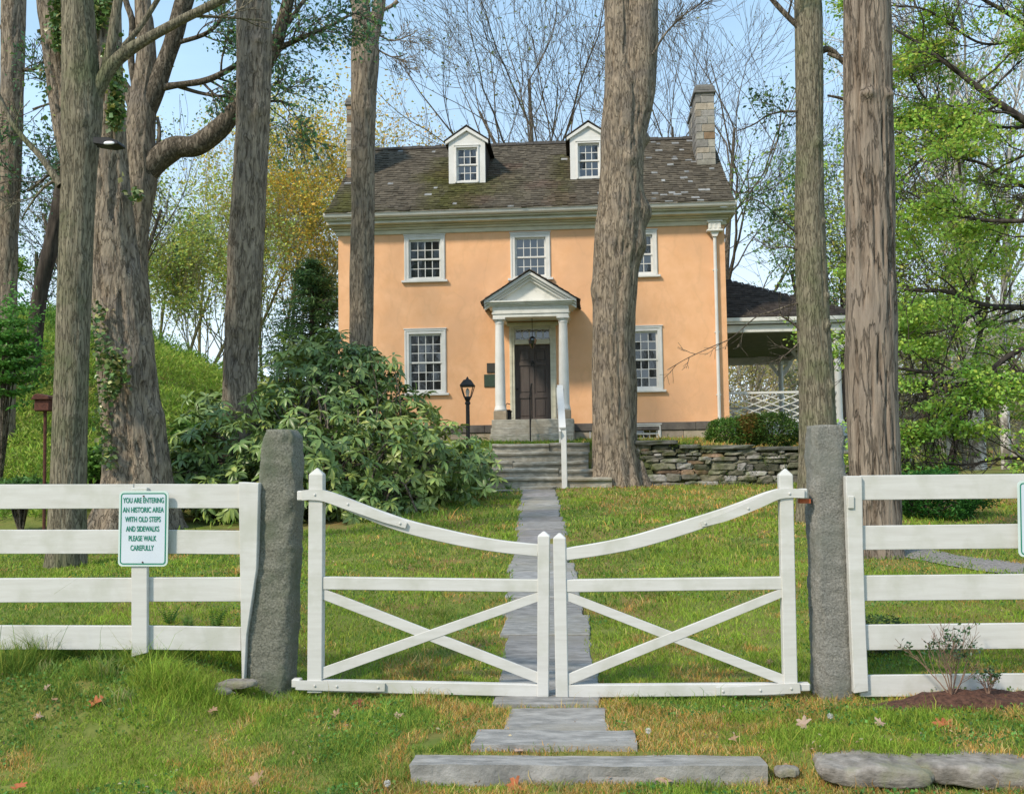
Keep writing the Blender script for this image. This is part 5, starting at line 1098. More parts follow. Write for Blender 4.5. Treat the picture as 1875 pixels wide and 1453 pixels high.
# yellow green trees left of the house
def leafy(name, base, ht, r, seed, label, lc, alt, pa, n, ls, spread=.5, lean=(0, 0), group=None, lev=3, mt='bark_mid', sg=.35, lab=None, first=.25, kids=(4, 6), up=.35):
    g = np.random.default_rng(seed); x, y_ = base; z = float(gh(x, y_)); t = thing('tree', (x, y_, z), label, 'tree', group); tb = TB(); tips = []
    for st_ in range(3):
        dx = (st_-1)*.5; c = [(x+dx+lean[0]*q*q+(st_-1)*1.4*q, y_+lean[1]*q, z-.2+ht*.5*q, r*(1-.5*q)) for q in (0, .3, .6, 1)]
        Pr, s = cr(c, 12); V, Fc = tube(Pr[:, :3], Pr[:, 3], 8); tb.add(V, Fc)
        for k in range(7):
            i = min(3+k+int(g.random()*2), 11); a = 2*math.pi*(k*.382)+seed+st_; el = spread*g.uniform(.7, 1.5)
            grow(tb, Pr[i, :3], (math.cos(a)*math.sin(el), math.sin(a)*math.sin(el), math.cos(el)), ht*.42*g.uniform(.6, 1.1), Pr[i, 3]*.36, lev-1, g, tips, spread, up, kids, .12, .006, (.5, .75), 5, first)
    tb.build('trunk', mt, t); T = np.array(tips)
    ii = g.integers(0, len(T), n); P = T[ii]+g.normal(size=(n, 3))*sg; keep = fbm(P[:, 0]*.8, P[:, 1]*.8, P[:, 2]*.8, seed, 3) > .49; P = P[keep]
    leaves('crown', P, ls, rcols(len(P), lc, .35, alt, pa, g), t, aspect=.65, droop=.3); return t
mat('bark_olive', (.15, .14, .07), (.26, .24, .13), 9, rough=1)
K = [(575, 42, 17.0, .10, 31, 'orange tinged young leafed tree touching the left edge of the house', (.80, .52, .08), (.56, .54, .10), .4, 34000),
     (510, 47, 18.5, .10, 32, 'yellow green airy tree right of the straight flaky trunk', (.58, .60, .12), (.74, .56, .10), .3, 34000),
     (400, 44, 15.0, .10, 33, 'yellow green tree with slanting stems left of the straight flaky trunk', (.50, .58, .13), (.68, .58, .12), .3, 36000),
     (330, 40, 11.0, .10, 34, 'olive green thin tree beside the massive furrowed trunk', (.40, .54, .15), (.58, .58, .12), .3, 26000),
     (705, 58, 19.5, .10, 35, 'orange tipped tree crown peeping over the roof at its left end', (.66, .44, .08), (.5, .46, .1), .3, 12000)]
for px_, Y, h_, r_, sd_, lab, lc, alt, pa, n in K:
    leafy('tree', (gx(px_, Y), Y), h_, r_, sd_, lab, lc, alt, pa, n, .125, .45, (1.2, 0), 'yellow green trees left of the house', mt='bark_olive')
leafy('tree', (gx(60, 34), 34.0), 9.5, .12, 36, 'blue green thin leafed tree behind the trunks on the bank', (.09, .20, .11), (.16, .27, .08), .3, 9000, .10, .6, (0, 0), 'thin trees behind the bank')
leafy('tree', (gx(180, 30), 30.0), 8.5, .10, 37, 'thin twiggy tree behind the smooth trunk on the bank', (.09, .15, .06), (.14, .2, .06), .3, 4000, .11, .6, (0, 0), 'thin trees behind the bank')

# dark evergreen beside the house
g = np.random.default_rng(40); ex, ey = gx(572, 30.0), 30.0; ez = float(gh(ex, ey)); te = thing('tree', (ex, ey, ez), 'dark evergreen conifer beside the left corner of the house', 'tree')
tb = TB(); tb.add(*tube([(ex, ey, ez-.2), (ex, ey, ez+4.9)], [.13, .02], 8)); Pl = []
for q in range(230):
    h = g.uniform(.02, 1)**.85; a = g.uniform(0, 6.28); rr = ((1-h)**.7*2.5+.15)*g.uniform(.4, 1.2); z0 = ez+.2+h*4.7; d = np.array((math.cos(a), math.sin(a), g.uniform(-.1, .35)))
    Pn = [np.array((ex, ey, z0))+d*rr*t-np.array((0, 0, .22*rr*t*t)) for t in (0, .5, 1)]; tb.add(*tube(Pn, [.018, .012, .006], 4))
    for t in np.linspace(.3, 1.05, 7): Pl += list(Pn[0]+(Pn[2]-Pn[0])*t+g.normal(size=(13, 3))*(.11, .11, .05)-np.array((0, 0, .05)))
tb.build('trunk', 'bark_dark', te); Pl = np.array(Pl); leaves('crown', Pl, .14, rcols(len(Pl), (.05, .125, .045), .4, (.11, .21, .06), .3), te, aspect=.22, droop=.5)

# M: big maple coming in from the right
g = np.random.default_rng(50); Y = 19.5
tM = thing('tree', (*pt(2140, 900, Y)[:2], .9), 'fresh green leafed tree with dark spreading limbs reaching in from the right edge', 'tree'); tb = TB(); tipsM = []
limb(tb, [(2140, 960, 120), (2130, 700, 100), (2120, 400, 90), (2110, 100, 70), (2100, -200, 50)], Y, k=16)
MP = [([(2120, 420, 34), (1990, 280, 26), (1900, 235, 20), (1830, 190, 16), (1790, 160, 14), (1745, 125, 11), (1690, 85, 8), (1640, 55, 5)], 19.5), ([(2120, 300, 30), (2000, 130, 20), (1900, 60, 13), (1820, 10, 9), (1740, -30, 6)], 20.5),
      ([(2120, 760, 32), (2000, 730, 22), (1900, 705, 16), (1830, 695, 13), (1750, 685, 11), (1690, 680, 8), (1630, 672, 5)], 19), ([(2120, 620, 32), (2000, 590, 20), (1900, 565, 15), (1810, 560, 12), (1740, 535, 10), (1690, 532, 8), (1630, 530, 5)], 20),
      ([(2000, 470, 16), (1900, 410, 12), (1850, 405, 10), (1790, 402, 8), (1730, 385, 6), (1660, 350, 4)], 18.5), ([(1950, 650, 18), (1870, 640, 13), (1790, 700, 13), (1745, 750, 12), (1700, 790, 11), (1665, 812, 9), (1640, 850, 6)], 18.8),
      ([(1745, 750, 9), (1720, 690, 8), (1700, 740, 7), (1680, 780, 6), (1640, 800, 5)], 18.9), ([(2100, 330, 20), (1950, 360, 12), (1870, 340, 9), (1800, 300, 7), (1720, 280, 5), (1640, 240, 3)], 21),
      ([(2100, 820, 16), (1950, 850, 10), (1850, 838, 7), (1770, 850, 5), (1690, 845, 3)], 18.5), ([(1760, 330, 7), (1745, 250, 6), (1700, 190, 5), (1660, 130, 3)], 21.5), ([(2050, 200, 14), (1900, 330, 8), (1800, 480, 6), (1700, 600, 4)], 22),
      ([(1830, 190, 8), (1760, 230, 6), (1700, 280, 5), (1650, 330, 4)], 19.8), ([(1900, 60, 8), (1800, 80, 6), (1700, 20, 5), (1630, 10, 4)], 20.8), ([(1810, 560, 7), (1740, 600, 5), (1680, 610, 4), (1620, 600, 3)], 20.2)]
for pth, yy in MP: limb(tb, [(a, b_, c_*.8) for a, b_, c_ in pth], yy, k=8, dz=.1, g=g, tips=tipsM, tw=18, t0=.2, lnf=1.15, lev=2, up=.0, flat=.35, spread=.6, wig=.16, rmin=.005)
tb.build('trunk', 'bark_dark', tM); T = np.array(tipsM); n = 135000; ii = g.integers(0, len(T), n); P = T[ii]+g.normal(size=(n, 3))*(.15, .15, .035)
px_ = 937.5+F_*(P[:, 0]/P[:, 1]+.0717); keep = fbm(P[:, 0]*1.1, P[:, 1]*1.1, P[:, 2]*3.2, 51, 3) > .50+.03*sm((P[:, 2]-7)/4)+.055*sm((5.5-P[:, 2])/3); P = P[keep]
n = len(P); low = sm((8.5-P[:, 2])/6)[:, None]; cc = rcols(n, (.34, .55, .08), .3, (.58, .62, .11), .3, g)*(1-low)+rcols(n, (.38, .62, .12), .3, (.54, .68, .11), .3, g)*low
X = g.normal(size=(n, 3)); X[:, 2] = -.5+X[:, 2]*.35; Zn = g.normal(size=(n, 3))*.5; Zn[:, 2] += .9; ln = .068*(.6+.8*g.random(n)); V, Fc, c = scatter(LEAF1, P, X, Zn, ln, ln*.8, cc); npmesh('crown', V, Fc, 'leaf', tM, cols=c)
# thinner leafy branches between the two right hand trunks and left of the shaggy trunk
leafy('tree', (gx(1552, 40), 40.0), 17, .12, 52, 'blue green leaved sapling showing between the two right hand trunks', (.20, .36, .12), (.36, .48, .09), .3, 22000, .13, .3, (0, 0), None, lev=3, mt='bark_dark')
leafy('tree', (gx(1700, 30), 30.0), 10.5, .11, 57, 'young yellow green tree just right of the shaggy trunk', (.36, .46, .07), (.5, .5, .1), .3, 13000, .11, .5, (0, 0), None, lev=3, mt='bark_dark')
# white sycamores far right
for px_, Y, sd_, r_, lab in ((1792, 34, 60, .26, 'white barked sycamore standing beyond the right fence'), (1842, 40, 61, .20, 'thinner white sycamore with slanting limbs near the right edge'), (1740, 46, 62, .2, 'distant pale sycamore between the two nearer white ones and the house')):
    bare('tree', (gx(px_, Y), Y), 19, r_, sd_, lab, .5, (-.4 if sd_ == 60 else .8, 0), lev=3, group='white sycamores', mt='bark_white', kids=(4, 6), rmin=.014, per=.35, ls=.14, lc=(.30, .32, .12))
# woods on the far hill: trees beyond the right fence and seen under the porch roof
wd_lab = ['tan budding', 'pale olive', 'brown twiggy', 'grey green', 'yellowish']
proto = []
for k in range(5):
    lc = [(.60, .46, .28), (.46, .48, .20), (.52, .40, .28), (.40, .46, .24), (.62, .55, .22)][k]; g = np.random.default_rng(70+k); tb = TB(); tips = []
    c = [(0, 0, -.5, .2), (.1*k, 0, 2.5, .15), (0, .2, 5, .1)]; Pr, s = cr(c, 8); tb.add(*tube(Pr[:, :3], Pr[:, 3], 6))
    for q in range(9):
        i = 2+int(5*q/9); a = q*2.4; el = .45+.3*g.random(); grow(tb, Pr[i, :3], (math.cos(a)*math.sin(el), math.sin(a)*math.sin(el), math.cos(el)), 4.4*g.uniform(.8, 1.2), .07, 2, g, tips, .6, .3, (4, 6), .12, .013)
    T = np.array(tips); n = 3000; ii = g.integers(0, len(T), n); P = T[ii]+g.normal(size=(n, 3))*.3; proto.append((tb, P, rcols(n, lc, .35, g=g)))
mat('bark_pale', (.26, .23, .19), (.42, .38, .33), 9, rough=1)
wcount = 0; wprot = {}
def wood(x, y_, sc, k, label):
    z = float(gh(x, y_)); t = thing('tree', (x, y_, z), label, 'tree', 'trees of the far wood'); 
    if k not in wprot:
        tb, P, cc = proto[k]; a = npmesh('trunk', np.concatenate(tb.V)+np.array((x, y_, z)), np.concatenate(tb.F), 'bark_pale', t, smooth=True); b_ = leaves('crown', P+np.array((x, y_, z)), .17, cc, t); wprot[k] = (a, b_)
    else:
        for o in wprot[k]: c = o.copy(); C.objects.link(c); c.parent = t
    t.scale = (sc,)*3; t.rotation_euler = (0, 0, (x*7.3+y_) % 6.28)
g = np.random.default_rng(80); wn = 0
spots = [(px, Y) for Y, n, p0, p1 in ((46, 5, 1380, 1900), (58, 9, 1290, 1960), (74, 12, 1240, 2000), (95, 12, 1240, 2050)) for px in np.linspace(p0, p1, n)]
rows_ = {46: 'front row', 58: 'second row', 74: 'third row', 95: 'hilltop row'}
for px, Y in spots:
    k = int(g.integers(0, 5)); px2 = px+g.normal()*12; y2 = Y+g.uniform(-4, 4)
    where = 'seen under the porch roof' if px < 1475 else ('behind the right trunks' if px < 1650 else 'beyond the right fence')
    wood(gx(px2, y2), y2, g.uniform(.9, 1.25)*(.75 if Y < 60 else 1.0), k, '%s tree, %s of the far wood, %s' % (wd_lab[k], rows_[Y], where))

# ================================================================== SHRUBS AND GROUND PLANTS
# great rhododendron
g = np.random.default_rng(90)
blobs = [(560, 700, 17.0, 110, 72), (455, 760, 16.3, 88, 58), (640, 740, 17.2, 120, 90), (400, 830, 15.5, 105, 85), (560, 840, 15.0, 165, 110), (730, 830, 16.6, 130, 95), (330, 880, 15.0, 65, 60), (820, 860, 18.0, 85, 62), (690, 700, 17.6, 62, 42),
         (620, 920, 14.8, 120, 55), (450, 900, 14.8, 110, 50), (745, 760, 17.6, 70, 50), (600, 640, 17.4, 70, 42), (780, 905, 17.0, 75, 40), (660, 655, 17.6, 40, 22), (870, 850, 18.8, 34, 40), (400, 740, 16.5, 60, 40), (720, 930, 16, 60, 35)]
base = pt(560, 960, 15.0); rx_, ry_ = float(base[0]), 15.8; rz_ = float(gh(rx_, ry_))
rh = thing('shrub', (rx_, ry_, rz_), 'huge leathery leaved rhododendron filling the left lawn behind the gate', 'shrub')
Pw = []; Nw = []; cs = []
for (px, py, Y, a, c) in blobs:
    q = pt(px, py, Y); ra, rc = a*Y/F_, c*Y/F_; rb = ra*.8; cs.append((q, ra, rb, rc)); n = int((150 if py < 770 else 235)*ra*rc)+22
    v = unit(g.normal(size=(n, 3))); rad = g.uniform(.25, 1.25, n)[:, None]**.6*(1+.8*(fbm(v[:, 0]*2.2+px, v[:, 1]*2.2, v[:, 2]*2.2, 91, 2)-.5))[:, None]*1.0
    P = q+v*rad*np.array((ra, rb, rc)); Pw.append(P); Nw.append(unit(v*np.array((1/ra, 1/rb, 1/rc))*ra))
P = np.concatenate(Pw); Nn = np.concatenate(Nw); kp = (P[:, 2] > gh(P[:, 0], P[:, 1])+.05)
P, Nn = P[kp], Nn[kp]; ax = unit(Nn*.8+np.array((0, -.1, .75))+g.normal(size=P.shape)*.35)
nl = 8; n = len(P); base_ = unit(np.cross(ax, g.normal(size=P.shape))); b2 = np.cross(ax, base_)
PP, XX, ZZ, CC, LL = [], [], [], [], []
tone = fbm(P[:, 0]*1.4, P[:, 1]*1.4, P[:, 2]*1.4, 93, 2)
for k in range(nl):
    a = 2*math.pi*k/nl+g.uniform(-.3, .3, n); out_ = base_*np.cos(a)[:, None]+b2*np.sin(a)[:, None]; el = g.uniform(-.35, .55, n)[:, None]
    X = unit(out_+ax*el-np.array((0, 0, .35))); PP.append(P+out_*.01); XX.append(X); ZZ.append(ax+g.normal(size=P.shape)*.25)
    base_c = np.where((tone > .55)[:, None], np.array((.29, .375, .09)), np.array((.155, .24, .062))); y_ = g.random(n) < .06; cc = base_c*(1+(g.random((n, 1))-.5)*.7); cc[y_] = (.42, .47, .12); CC.append(cc); LL.append(g.uniform(.12, .235, n))
V, Fc, c = scatter(LEAF3, np.concatenate(PP), np.concatenate(XX), np.concatenate(ZZ), np.concatenate(LL), np.concatenate(LL)*.30, np.concatenate(CC)); npmesh('foliage', V, Fc, 'rhodo_leaf', rh, cols=c)
tb = TB()
for i in g.integers(0, n, 230):
    e = P[i]; r0 = np.array((rx_+g.normal()*.5+(e[0]-rx_)*.35, ry_+g.normal()*.4, rz_-.05)); mid = (r0+e)/2+g.normal(size=3)*.2+np.array((0, 0, .25)); Pr, _ = cr([(*r0, .022), (*mid, .015), (*e, .006)], 9); tb.add(*tube(Pr[:, :3], Pr[:, 3], 5))
tb.build('stem', 'bark_mid', rh)
# reddish buds at some tips
i = g.integers(0, n, 90); i = i[(P[i, 2] > 1.9)]; leaves('bud', P[i].repeat(5, 0)+g.normal(size=(len(i)*5, 3))*.02+np.array((0, 0, .03)), .035, rcols(len(i)*5, (.20, .06, .035), .3), rh, mt='leaf')['kind'] = 'stuff'

def bush(name, q, rad, n, ls, col, alt, pa, label, mt='leaf', seed=0, aspect=.5, group=None, lump=.3, dense=.6, cat='shrub', droop=-.2, stems=14, layer=0):
    g = np.random.default_rng(seed); q = np.array(q, float); rad = np.array(rad, float); z = float(gh(q[0], q[1])); t = thing('shrub', (q[0], q[1], z), label, cat, group)
    v = unit(g.normal(size=(n, 3))); r_ = g.uniform(dense, 1, n)[:, None]**.5*(1+lump*2*(fbm(v[:, 0]*2.5+seed, v[:, 1]*2.5, v[:, 2]*2.5, seed, 3)-.5))[:, None]
    P = q+v*r_*rad
    if layer: P[:, 2] = np.round((P[:, 2]+.15*np.sin(P[:, 0]*3))/layer)*layer-.15*np.sin(P[:, 0]*3)-.12*np.abs(v[:, 0])+g.normal(size=n)*.03
    P = P[P[:, 2] > gh(P[:, 0], P[:, 1])-.02]; leaves('foliage', P, ls, rcols(len(P), col, .4, alt, pa, g), t, mt=mt, aspect=aspect, droop=droop)
    tb = TB()
    for i in g.integers(0, len(P), stems): tb.add(*tube([(q[0], q[1], z-.05), (q+P[i])/2, P[i]], [.02, .012, .005], 4))
    tb.build('stem', 'bark_mid', t); return t
q = pt(1345, 800, 21.9); bush('shrub', (q[0], 21.9, 2.0), (.62, .5, .36), 9000, .05, (.09, .20, .03), (.16, .25, .04), .3, 'low rounded green shrub on the terrace beside the porch', seed=101, group='clipped shrubs above the wall')
q = pt(1412, 798, 21.8); bush('shrub', (q[0], 21.7, 2.02), (.60, .5, .42), 9500, .05, (.075, .16, .03), (.14, .20, .04), .3, 'darker rounded shrub on the terrace, next to the slender knotty trunk', seed=102, group='clipped shrubs above the wall')
q = pt(1374, 790, 21.7); bush('shrub', (q[0], 21.65, 2.12), (.30, .3, .31), 4200, .05, (.24, .14, .035), (.17, .19, .04), .5, 'rust tinged shrub squeezed between the two rounded green shrubs', seed=103, group='clipped shrubs above the wall')
q = pt(1700, 940, 15); bush('shrub', (q[0], 15.2, float(gh(q[0], 15.2))+.22), (.85, .7, .42), 13000, .07, (.045, .17, .03), (.08, .24, .04), .3, 'bright green low yew bush seen between the rails of the right fence', seed=104, aspect=.3, lump=.5)
q = pt(1612, 1225, 7); bush('shrub', (q[0]+.05, 7.2, float(gh(q[0], 7.2))+.10), (.26, .2, .16), 1500, .035, (.06, .12, .04), (.10, .16, .05), .3, 'tuft of dark weeds behind the bottom rail next to the upright granite post', seed=105, aspect=.3, cat='weed')
# layered shrub hanging in at the left edge
for (px, py, Y, a, c, n, col, lab, sd_) in ((5, 640, 16.5, 85, 95, 6500, (.13, .30, .06), 'green layered shrub at the left edge of the bank', 110),
        (15, 490, 19.5, 38, 26, 1300, (.26, .44, .08), 'small light green spray of leaves in front of the far left trunk', 112), (335, 800, 15.8, 30, 30, 1800, (.13, .26, .05), 'leafy undergrowth between the massive furrowed trunk and the rhododendron', 113), (180, 850, 14.6, 50, 30, 3000, (.12, .25, .045), 'undergrowth between the smooth trunk and the massive furrowed trunk', 114),
        (40, 900, 13.6, 75, 22, 3000, (.085, .18, .04), 'dark undergrowth above the left fence at the far left', 115)):
    q = pt(px, py, Y); s = Y/F_; bush('shrub', q, (a*s, a*s*.7, c*s), n, .085, col, tuple(k*1.4 for k in col), .3, lab, seed=sd_, lump=.9, dense=.1, stems=20, layer=.24 if sd_ == 110 else 0)
# ivy on the massive trunk
g = np.random.default_rng(120); P = []
for (pth, Y, n, wd) in (([(172, -60, 13.75), (176, 60, 13.7), (190, 120, 13.65)], 13.7, 1500, 20), ([(205, -60, 13.6), (204, 60, 13.6), (208, 180, 13.6), (206, 250, 13.6)], 13.6, 1900, 16), ([(112, -60, 13.9), (108, 60, 13.9), (108, 120, 13.9), (112, 200, 13.95), (114, 290, 14.0)], 13.9, 2300, 17), ([(82, 60, 14.1), (92, 200, 14.1), (100, 270, 14.1)], 14, 500, 14),
                       ([(205, 640, 13.4), (215, 680, 13.38), (205, 720, 13.4)], 13.4, 420, 26), ([(178, 560, 13.5), (182, 660, 13.5), (190, 780, 13.45), (200, 850, 13.4)], 13.45, 420, 16), ([(240, 360, 13.8), (250, 350, 13.8)], 13.8, 90, 12), ([(213, 180, 13.7), (215, 330, 13.7)], 13.7, 350, 10)):
    a = np.array([(*pt(x, y, yy), 0) for x, y, yy in pth]); Q, _ = cr(a, 60); i = g.integers(0, 60, n); s = Y/F_; o = g.normal(size=(n, 3))*np.array((wd*s*.5, .05, wd*s*.35)); kk = fbm(Q[i, 0]*2+o[:, 0]*6, o[:, 1], Q[i, 2]*1.5+o[:, 2]*3, 121, 2) > .50; P.append((Q[i, :3]+o)[kk])
P = np.concatenate(P); q = (float(pt(250, 880, 13.6)[0]), 13.6, float(gh(pt(250, 880, 13.6)[0], 13.6)))
iv = leaves('ivy', P, .075, rcols(len(P), (.12, .21, .06), .45, (.34, .34, .11), .25), mt='rhodo_leaf', loc=q, aspect=.85, droop=.6); tag(iv, 'climbing ivy clinging to the massive furrowed trunk', 'ivy')
# ground cover on the bank
g = np.random.default_rng(130); n = 340000; X = g.uniform(-26, -4.6, n); Y = 13.5+g.random(n)**1.1*19; px = 937.5+F_*(X/Y+.0717); kp = (px > -60) & (px < 620) & (gh(X, Y)-gh(X*0-3, Y) > .10*g.random(n)); X, Y = X[kp], Y[kp]; n = len(X)
hn = fbm(X*.8, Y*.8, 0, 131, 3); Z = gh(X, Y)+g.random(n)*(.10+1.9*np.maximum(0, hn-.47)+.35*np.maximum(0, fbm(X*2.6, Y*2.6, 0, 133, 2)-.5)); P = np.stack([X, Y, Z], -1); tn = fbm(X*.4, Y*.4, 0, 132, 3)[:, None]
cc = rcols(n, (.34, .50, .07), .3, (.48, .56, .12), .3, g)*sm((tn-.40)*5)+rcols(n, (.16, .33, .055), .4, (.26, .40, .07), .3, g)*(1-sm((tn-.40)*5))
tag(leaves('ground_cover', P, .12, cc, loc=(-10, 20, 1.5), aspect=.22, droop=-1.0), 'bright green leafy ground cover over the bank at the left', 'ground cover', kind='stuff')
# sapling on the mulch by the right fence
def sapling(px, py, h_, seed, label, nst, leafn, spread=.5, s=1.0):
    g = np.random.default_rng(seed); q = pt(px, py, 6.0); x, y_ = float(q[0]), 6.0; z = float(gh(x, y_))+.05; t = thing('sapling', (x, y_, z), label, 'sapling'); tb = TB(); tips = []
    for k in range(nst):
        a = g.uniform(0, 6.28); el = spread*g.uniform(.1, 1.25); d = (math.cos(a)*math.sin(el)*1.3, math.sin(a)*math.sin(el)*.45, math.cos(el)); grow(tb, (x, y_, z-.03), d, h_*g.uniform(.55, .8), .0042*s, 2, g, tips, .5, .1, (3, 4), .10, .0013, (.45, .65), 5, .3)
    tb.build('stem', 'bark_mid', t).data.materials[0] = M['twig']
    T = np.array(tips); T = T[T[:, 2] > z+h_*.45]; cl = T[g.integers(0, len(T), max(4, leafn//9))]; P = cl[g.integers(0, len(cl), leafn)]+g.normal(size=(leafn, 3))*.013; leaves('foliage', P, .024, rcols(leafn, (.05, .11, .05), .3, (.09, .16, .05), .3, g), t, mt='rhodo_leaf', aspect=.55, droop=-.5); return t
mat('twig', (.20, .12, .085), (.32, .20, .14), 30, rough=.8)
sapling(1742, 1262, .46, 141, 'small twiggy sapling with a few green leaves in the mulch by the right fence', 10, 300, .62)
sapling(1808, 1250, .16, 142, 'tiny bronze leaved seedling in the mulch right of the twiggy sapling', 6, 130, .4)
# fallen leaves
def deadleaf(px, py, sz, ang, col, label, seed, Y=None):
    g = random.Random(seed)
    if Y is None:
        for Y in np.arange(4.4, 8, .01):
            q = pt(px, py, Y)
            if q[2] <= float(gh(q[0], Y))+.03: break
    q = pt(px, py, Y); n = 5; P = [(0, 0)]
    out_ = []
    lobes = 5
    for k in range(lobes*4+1):
        a = -2.2+4.4*k/(lobes*4); r_ = (.55+.45*abs(math.cos((k/4)*math.pi)))*g.uniform(.85, 1.1); out_.append((math.sin(a)*r_, math.cos(a)*r_))
    V = [(0, -.15, .1)]+[(x, y, .28*(x*x)*g.uniform(.6, 1.4)+.18*g.uniform(-1, 1)) for x, y in out_]+[(0.02, -.75, .0), (-.02, -.75, 0.02)]
    ca, sa = math.cos(ang), math.sin(ang); tl = g.uniform(.25, .8); W_ = []
    for x, y, z in V:
        x, y = x*ca-y*sa, x*sa+y*ca; W_.append((q[0]+x*sz, Y+y*sz*math.cos(tl)-z*sz*math.sin(tl), q[2]+y*sz*math.sin(tl)+z*sz*math.cos(tl)))
    m_ = len(out_); Fs = [(0, i+1, i+2) for i in range(m_-1)]+[(0, m_+1, m_+2)]
    o = npmesh('fallen_leaf', W_, [tuple(f) for f in Fs], 'dead_leaf', cols=np.tile(np.array(col), (len(W_), 1)), loc=(q[0], Y, q[2])); return tag(o, label, 'leaf', 'fallen leaves on the grass')
OR, TN, PK = (.48, .155, .06), (.42, .27, .16), (.50, .36, .27)
for i, (px, py, sz, a, col, lab) in enumerate([(176, 1286, .05, .8, OR, 'bright orange brown leaf on the grass in front of the left fence'), (1727, 1326, .055, .1, OR, 'large rust coloured leaf below the twiggy sapling'), (1473, 1326, .05, 1.2, PK, 'curled pink tan leaf in front of the upright granite post'),
    (1612, 1322, .035, 2.0, PK, 'small pale tan leaf between the curled pink one and the large rust one'), (945, 1437, .05, 1.9, OR, 'torn orange leaf below the long kerb stone at the bottom'), (950, 1374, .025, .3, PK, 'little tan leaf lying on the edge of the stone step'),
    (35, 1440, .04, .5, OR, 'orange leaf in the bottom left corner'), (72, 1310, .035, 2.4, PK, 'pale curled leaf left of the bright orange brown one'), (86, 1258, .025, 1.4, PK, 'whitish leaf on the grass below the left fence'), (390, 1300, .03, .6, TN, 'tan leaf in the grass left of the leaning granite post'),
    (615, 1308, .035, 1.0, TN, 'tan leaf below the hinge strap of the left gate leaf'), (730, 1308, .03, 2.8, PK, 'pale leaf on the grass below the left gate leaf'), (470, 1428, .05, 1.6, TN, 'long tan leaf in the lower left grass'), (658, 1286, .045, 1.5, (.24, .08, .04), 'dark brown leaf close under the left gate leaf'),
    (1345, 1352, .03, 1.2, TN, 'tan leaf between the stone step and the upright granite post'), (1545, 1432, .04, .4, OR, 'orange brown leaf at the bottom, below the pale boulder'), (1215, 1425, .045, 2.2, PK, 'tan leaf on the right end of the long kerb stone'), (1410, 1212, .03, 1, TN, 'tan leaf behind the right gate leaf near its hinge stile'), (100, 1280, .02, 0, TN, 'small tan leaf beside the pale curled one at left')]):
    deadleaf(px, py, sz, a, col, lab, i+1)
# dandelion clocks
for i, (px, py, lab) in enumerate([(709, 1433, 'white dandelion clock in the grass at the bottom, left of the kerb stone'), (1520, 1310, 'white dandelion clock in front of the upright granite post'), (1187, 1337, 'white dandelion clock right of the paving slab')]):
    for Y in np.arange(4.4, 8, .01):
        q = pt(px, py, Y)
        if q[2] <= float(gh(q[0], Y))+.06: break
    z = float(gh(q[0], Y)); t = thing('dandelion', (q[0], Y, z), lab, 'dandelion', 'dandelion clocks'); MB().tube([(q[0], Y, z), (q[0]+.005, Y, q[2])], .0015, 5).build('stem', 'grass', t).data.materials[0] = M['twig']
    g = np.random.default_rng(i); v = unit(g.normal(size=(160, 3))); b = TB(); 
    for u in v: b.add(np.array([q+u*.002, q+u*.016+np.cross(u, (0, 0, 1))*.0012, q+u*.016-np.cross(u, (0, 0, 1))*.0012, q+u*.017]), np.array([(0, 1, 3, 2)]))
    b.build('seed_head', 'white_paint', t)
# rusty lidded box on a pole
q = pt(83, 740, 13.0); bx = float(q[0]); zt = float(q[2]); bz = float(gh(bx, 13.0)); t = thing('rusty_box', (bx, 13.0, bz), 'rusty lidded box on a thin iron pole beside the smooth trunk', 'box'); s = 13/F_
MB().tube([(bx+2*s, 13.0, bz-.1), (bx, 13.0, zt-.05)], .022, 8).build('pole', 'rust', t); b = MB(); b.prism([(bx-15*s, zt-13*s), (bx+15*s, zt-13*s), (bx+15*s, zt+8*s), (bx-14*s, zt+8*s)], 12.9, 13.1).build('body', 'rust', t, bevel=.01)
MB().prism([(bx-18*s, zt+8.2*s), (bx+18*s, zt+8.2*s), (bx+16*s, zt+14*s), (bx-8*s, zt+20*s), (bx-14*s, zt+16*s)], 12.86, 13.14).build('lid', 'rust', t, bevel=.006)

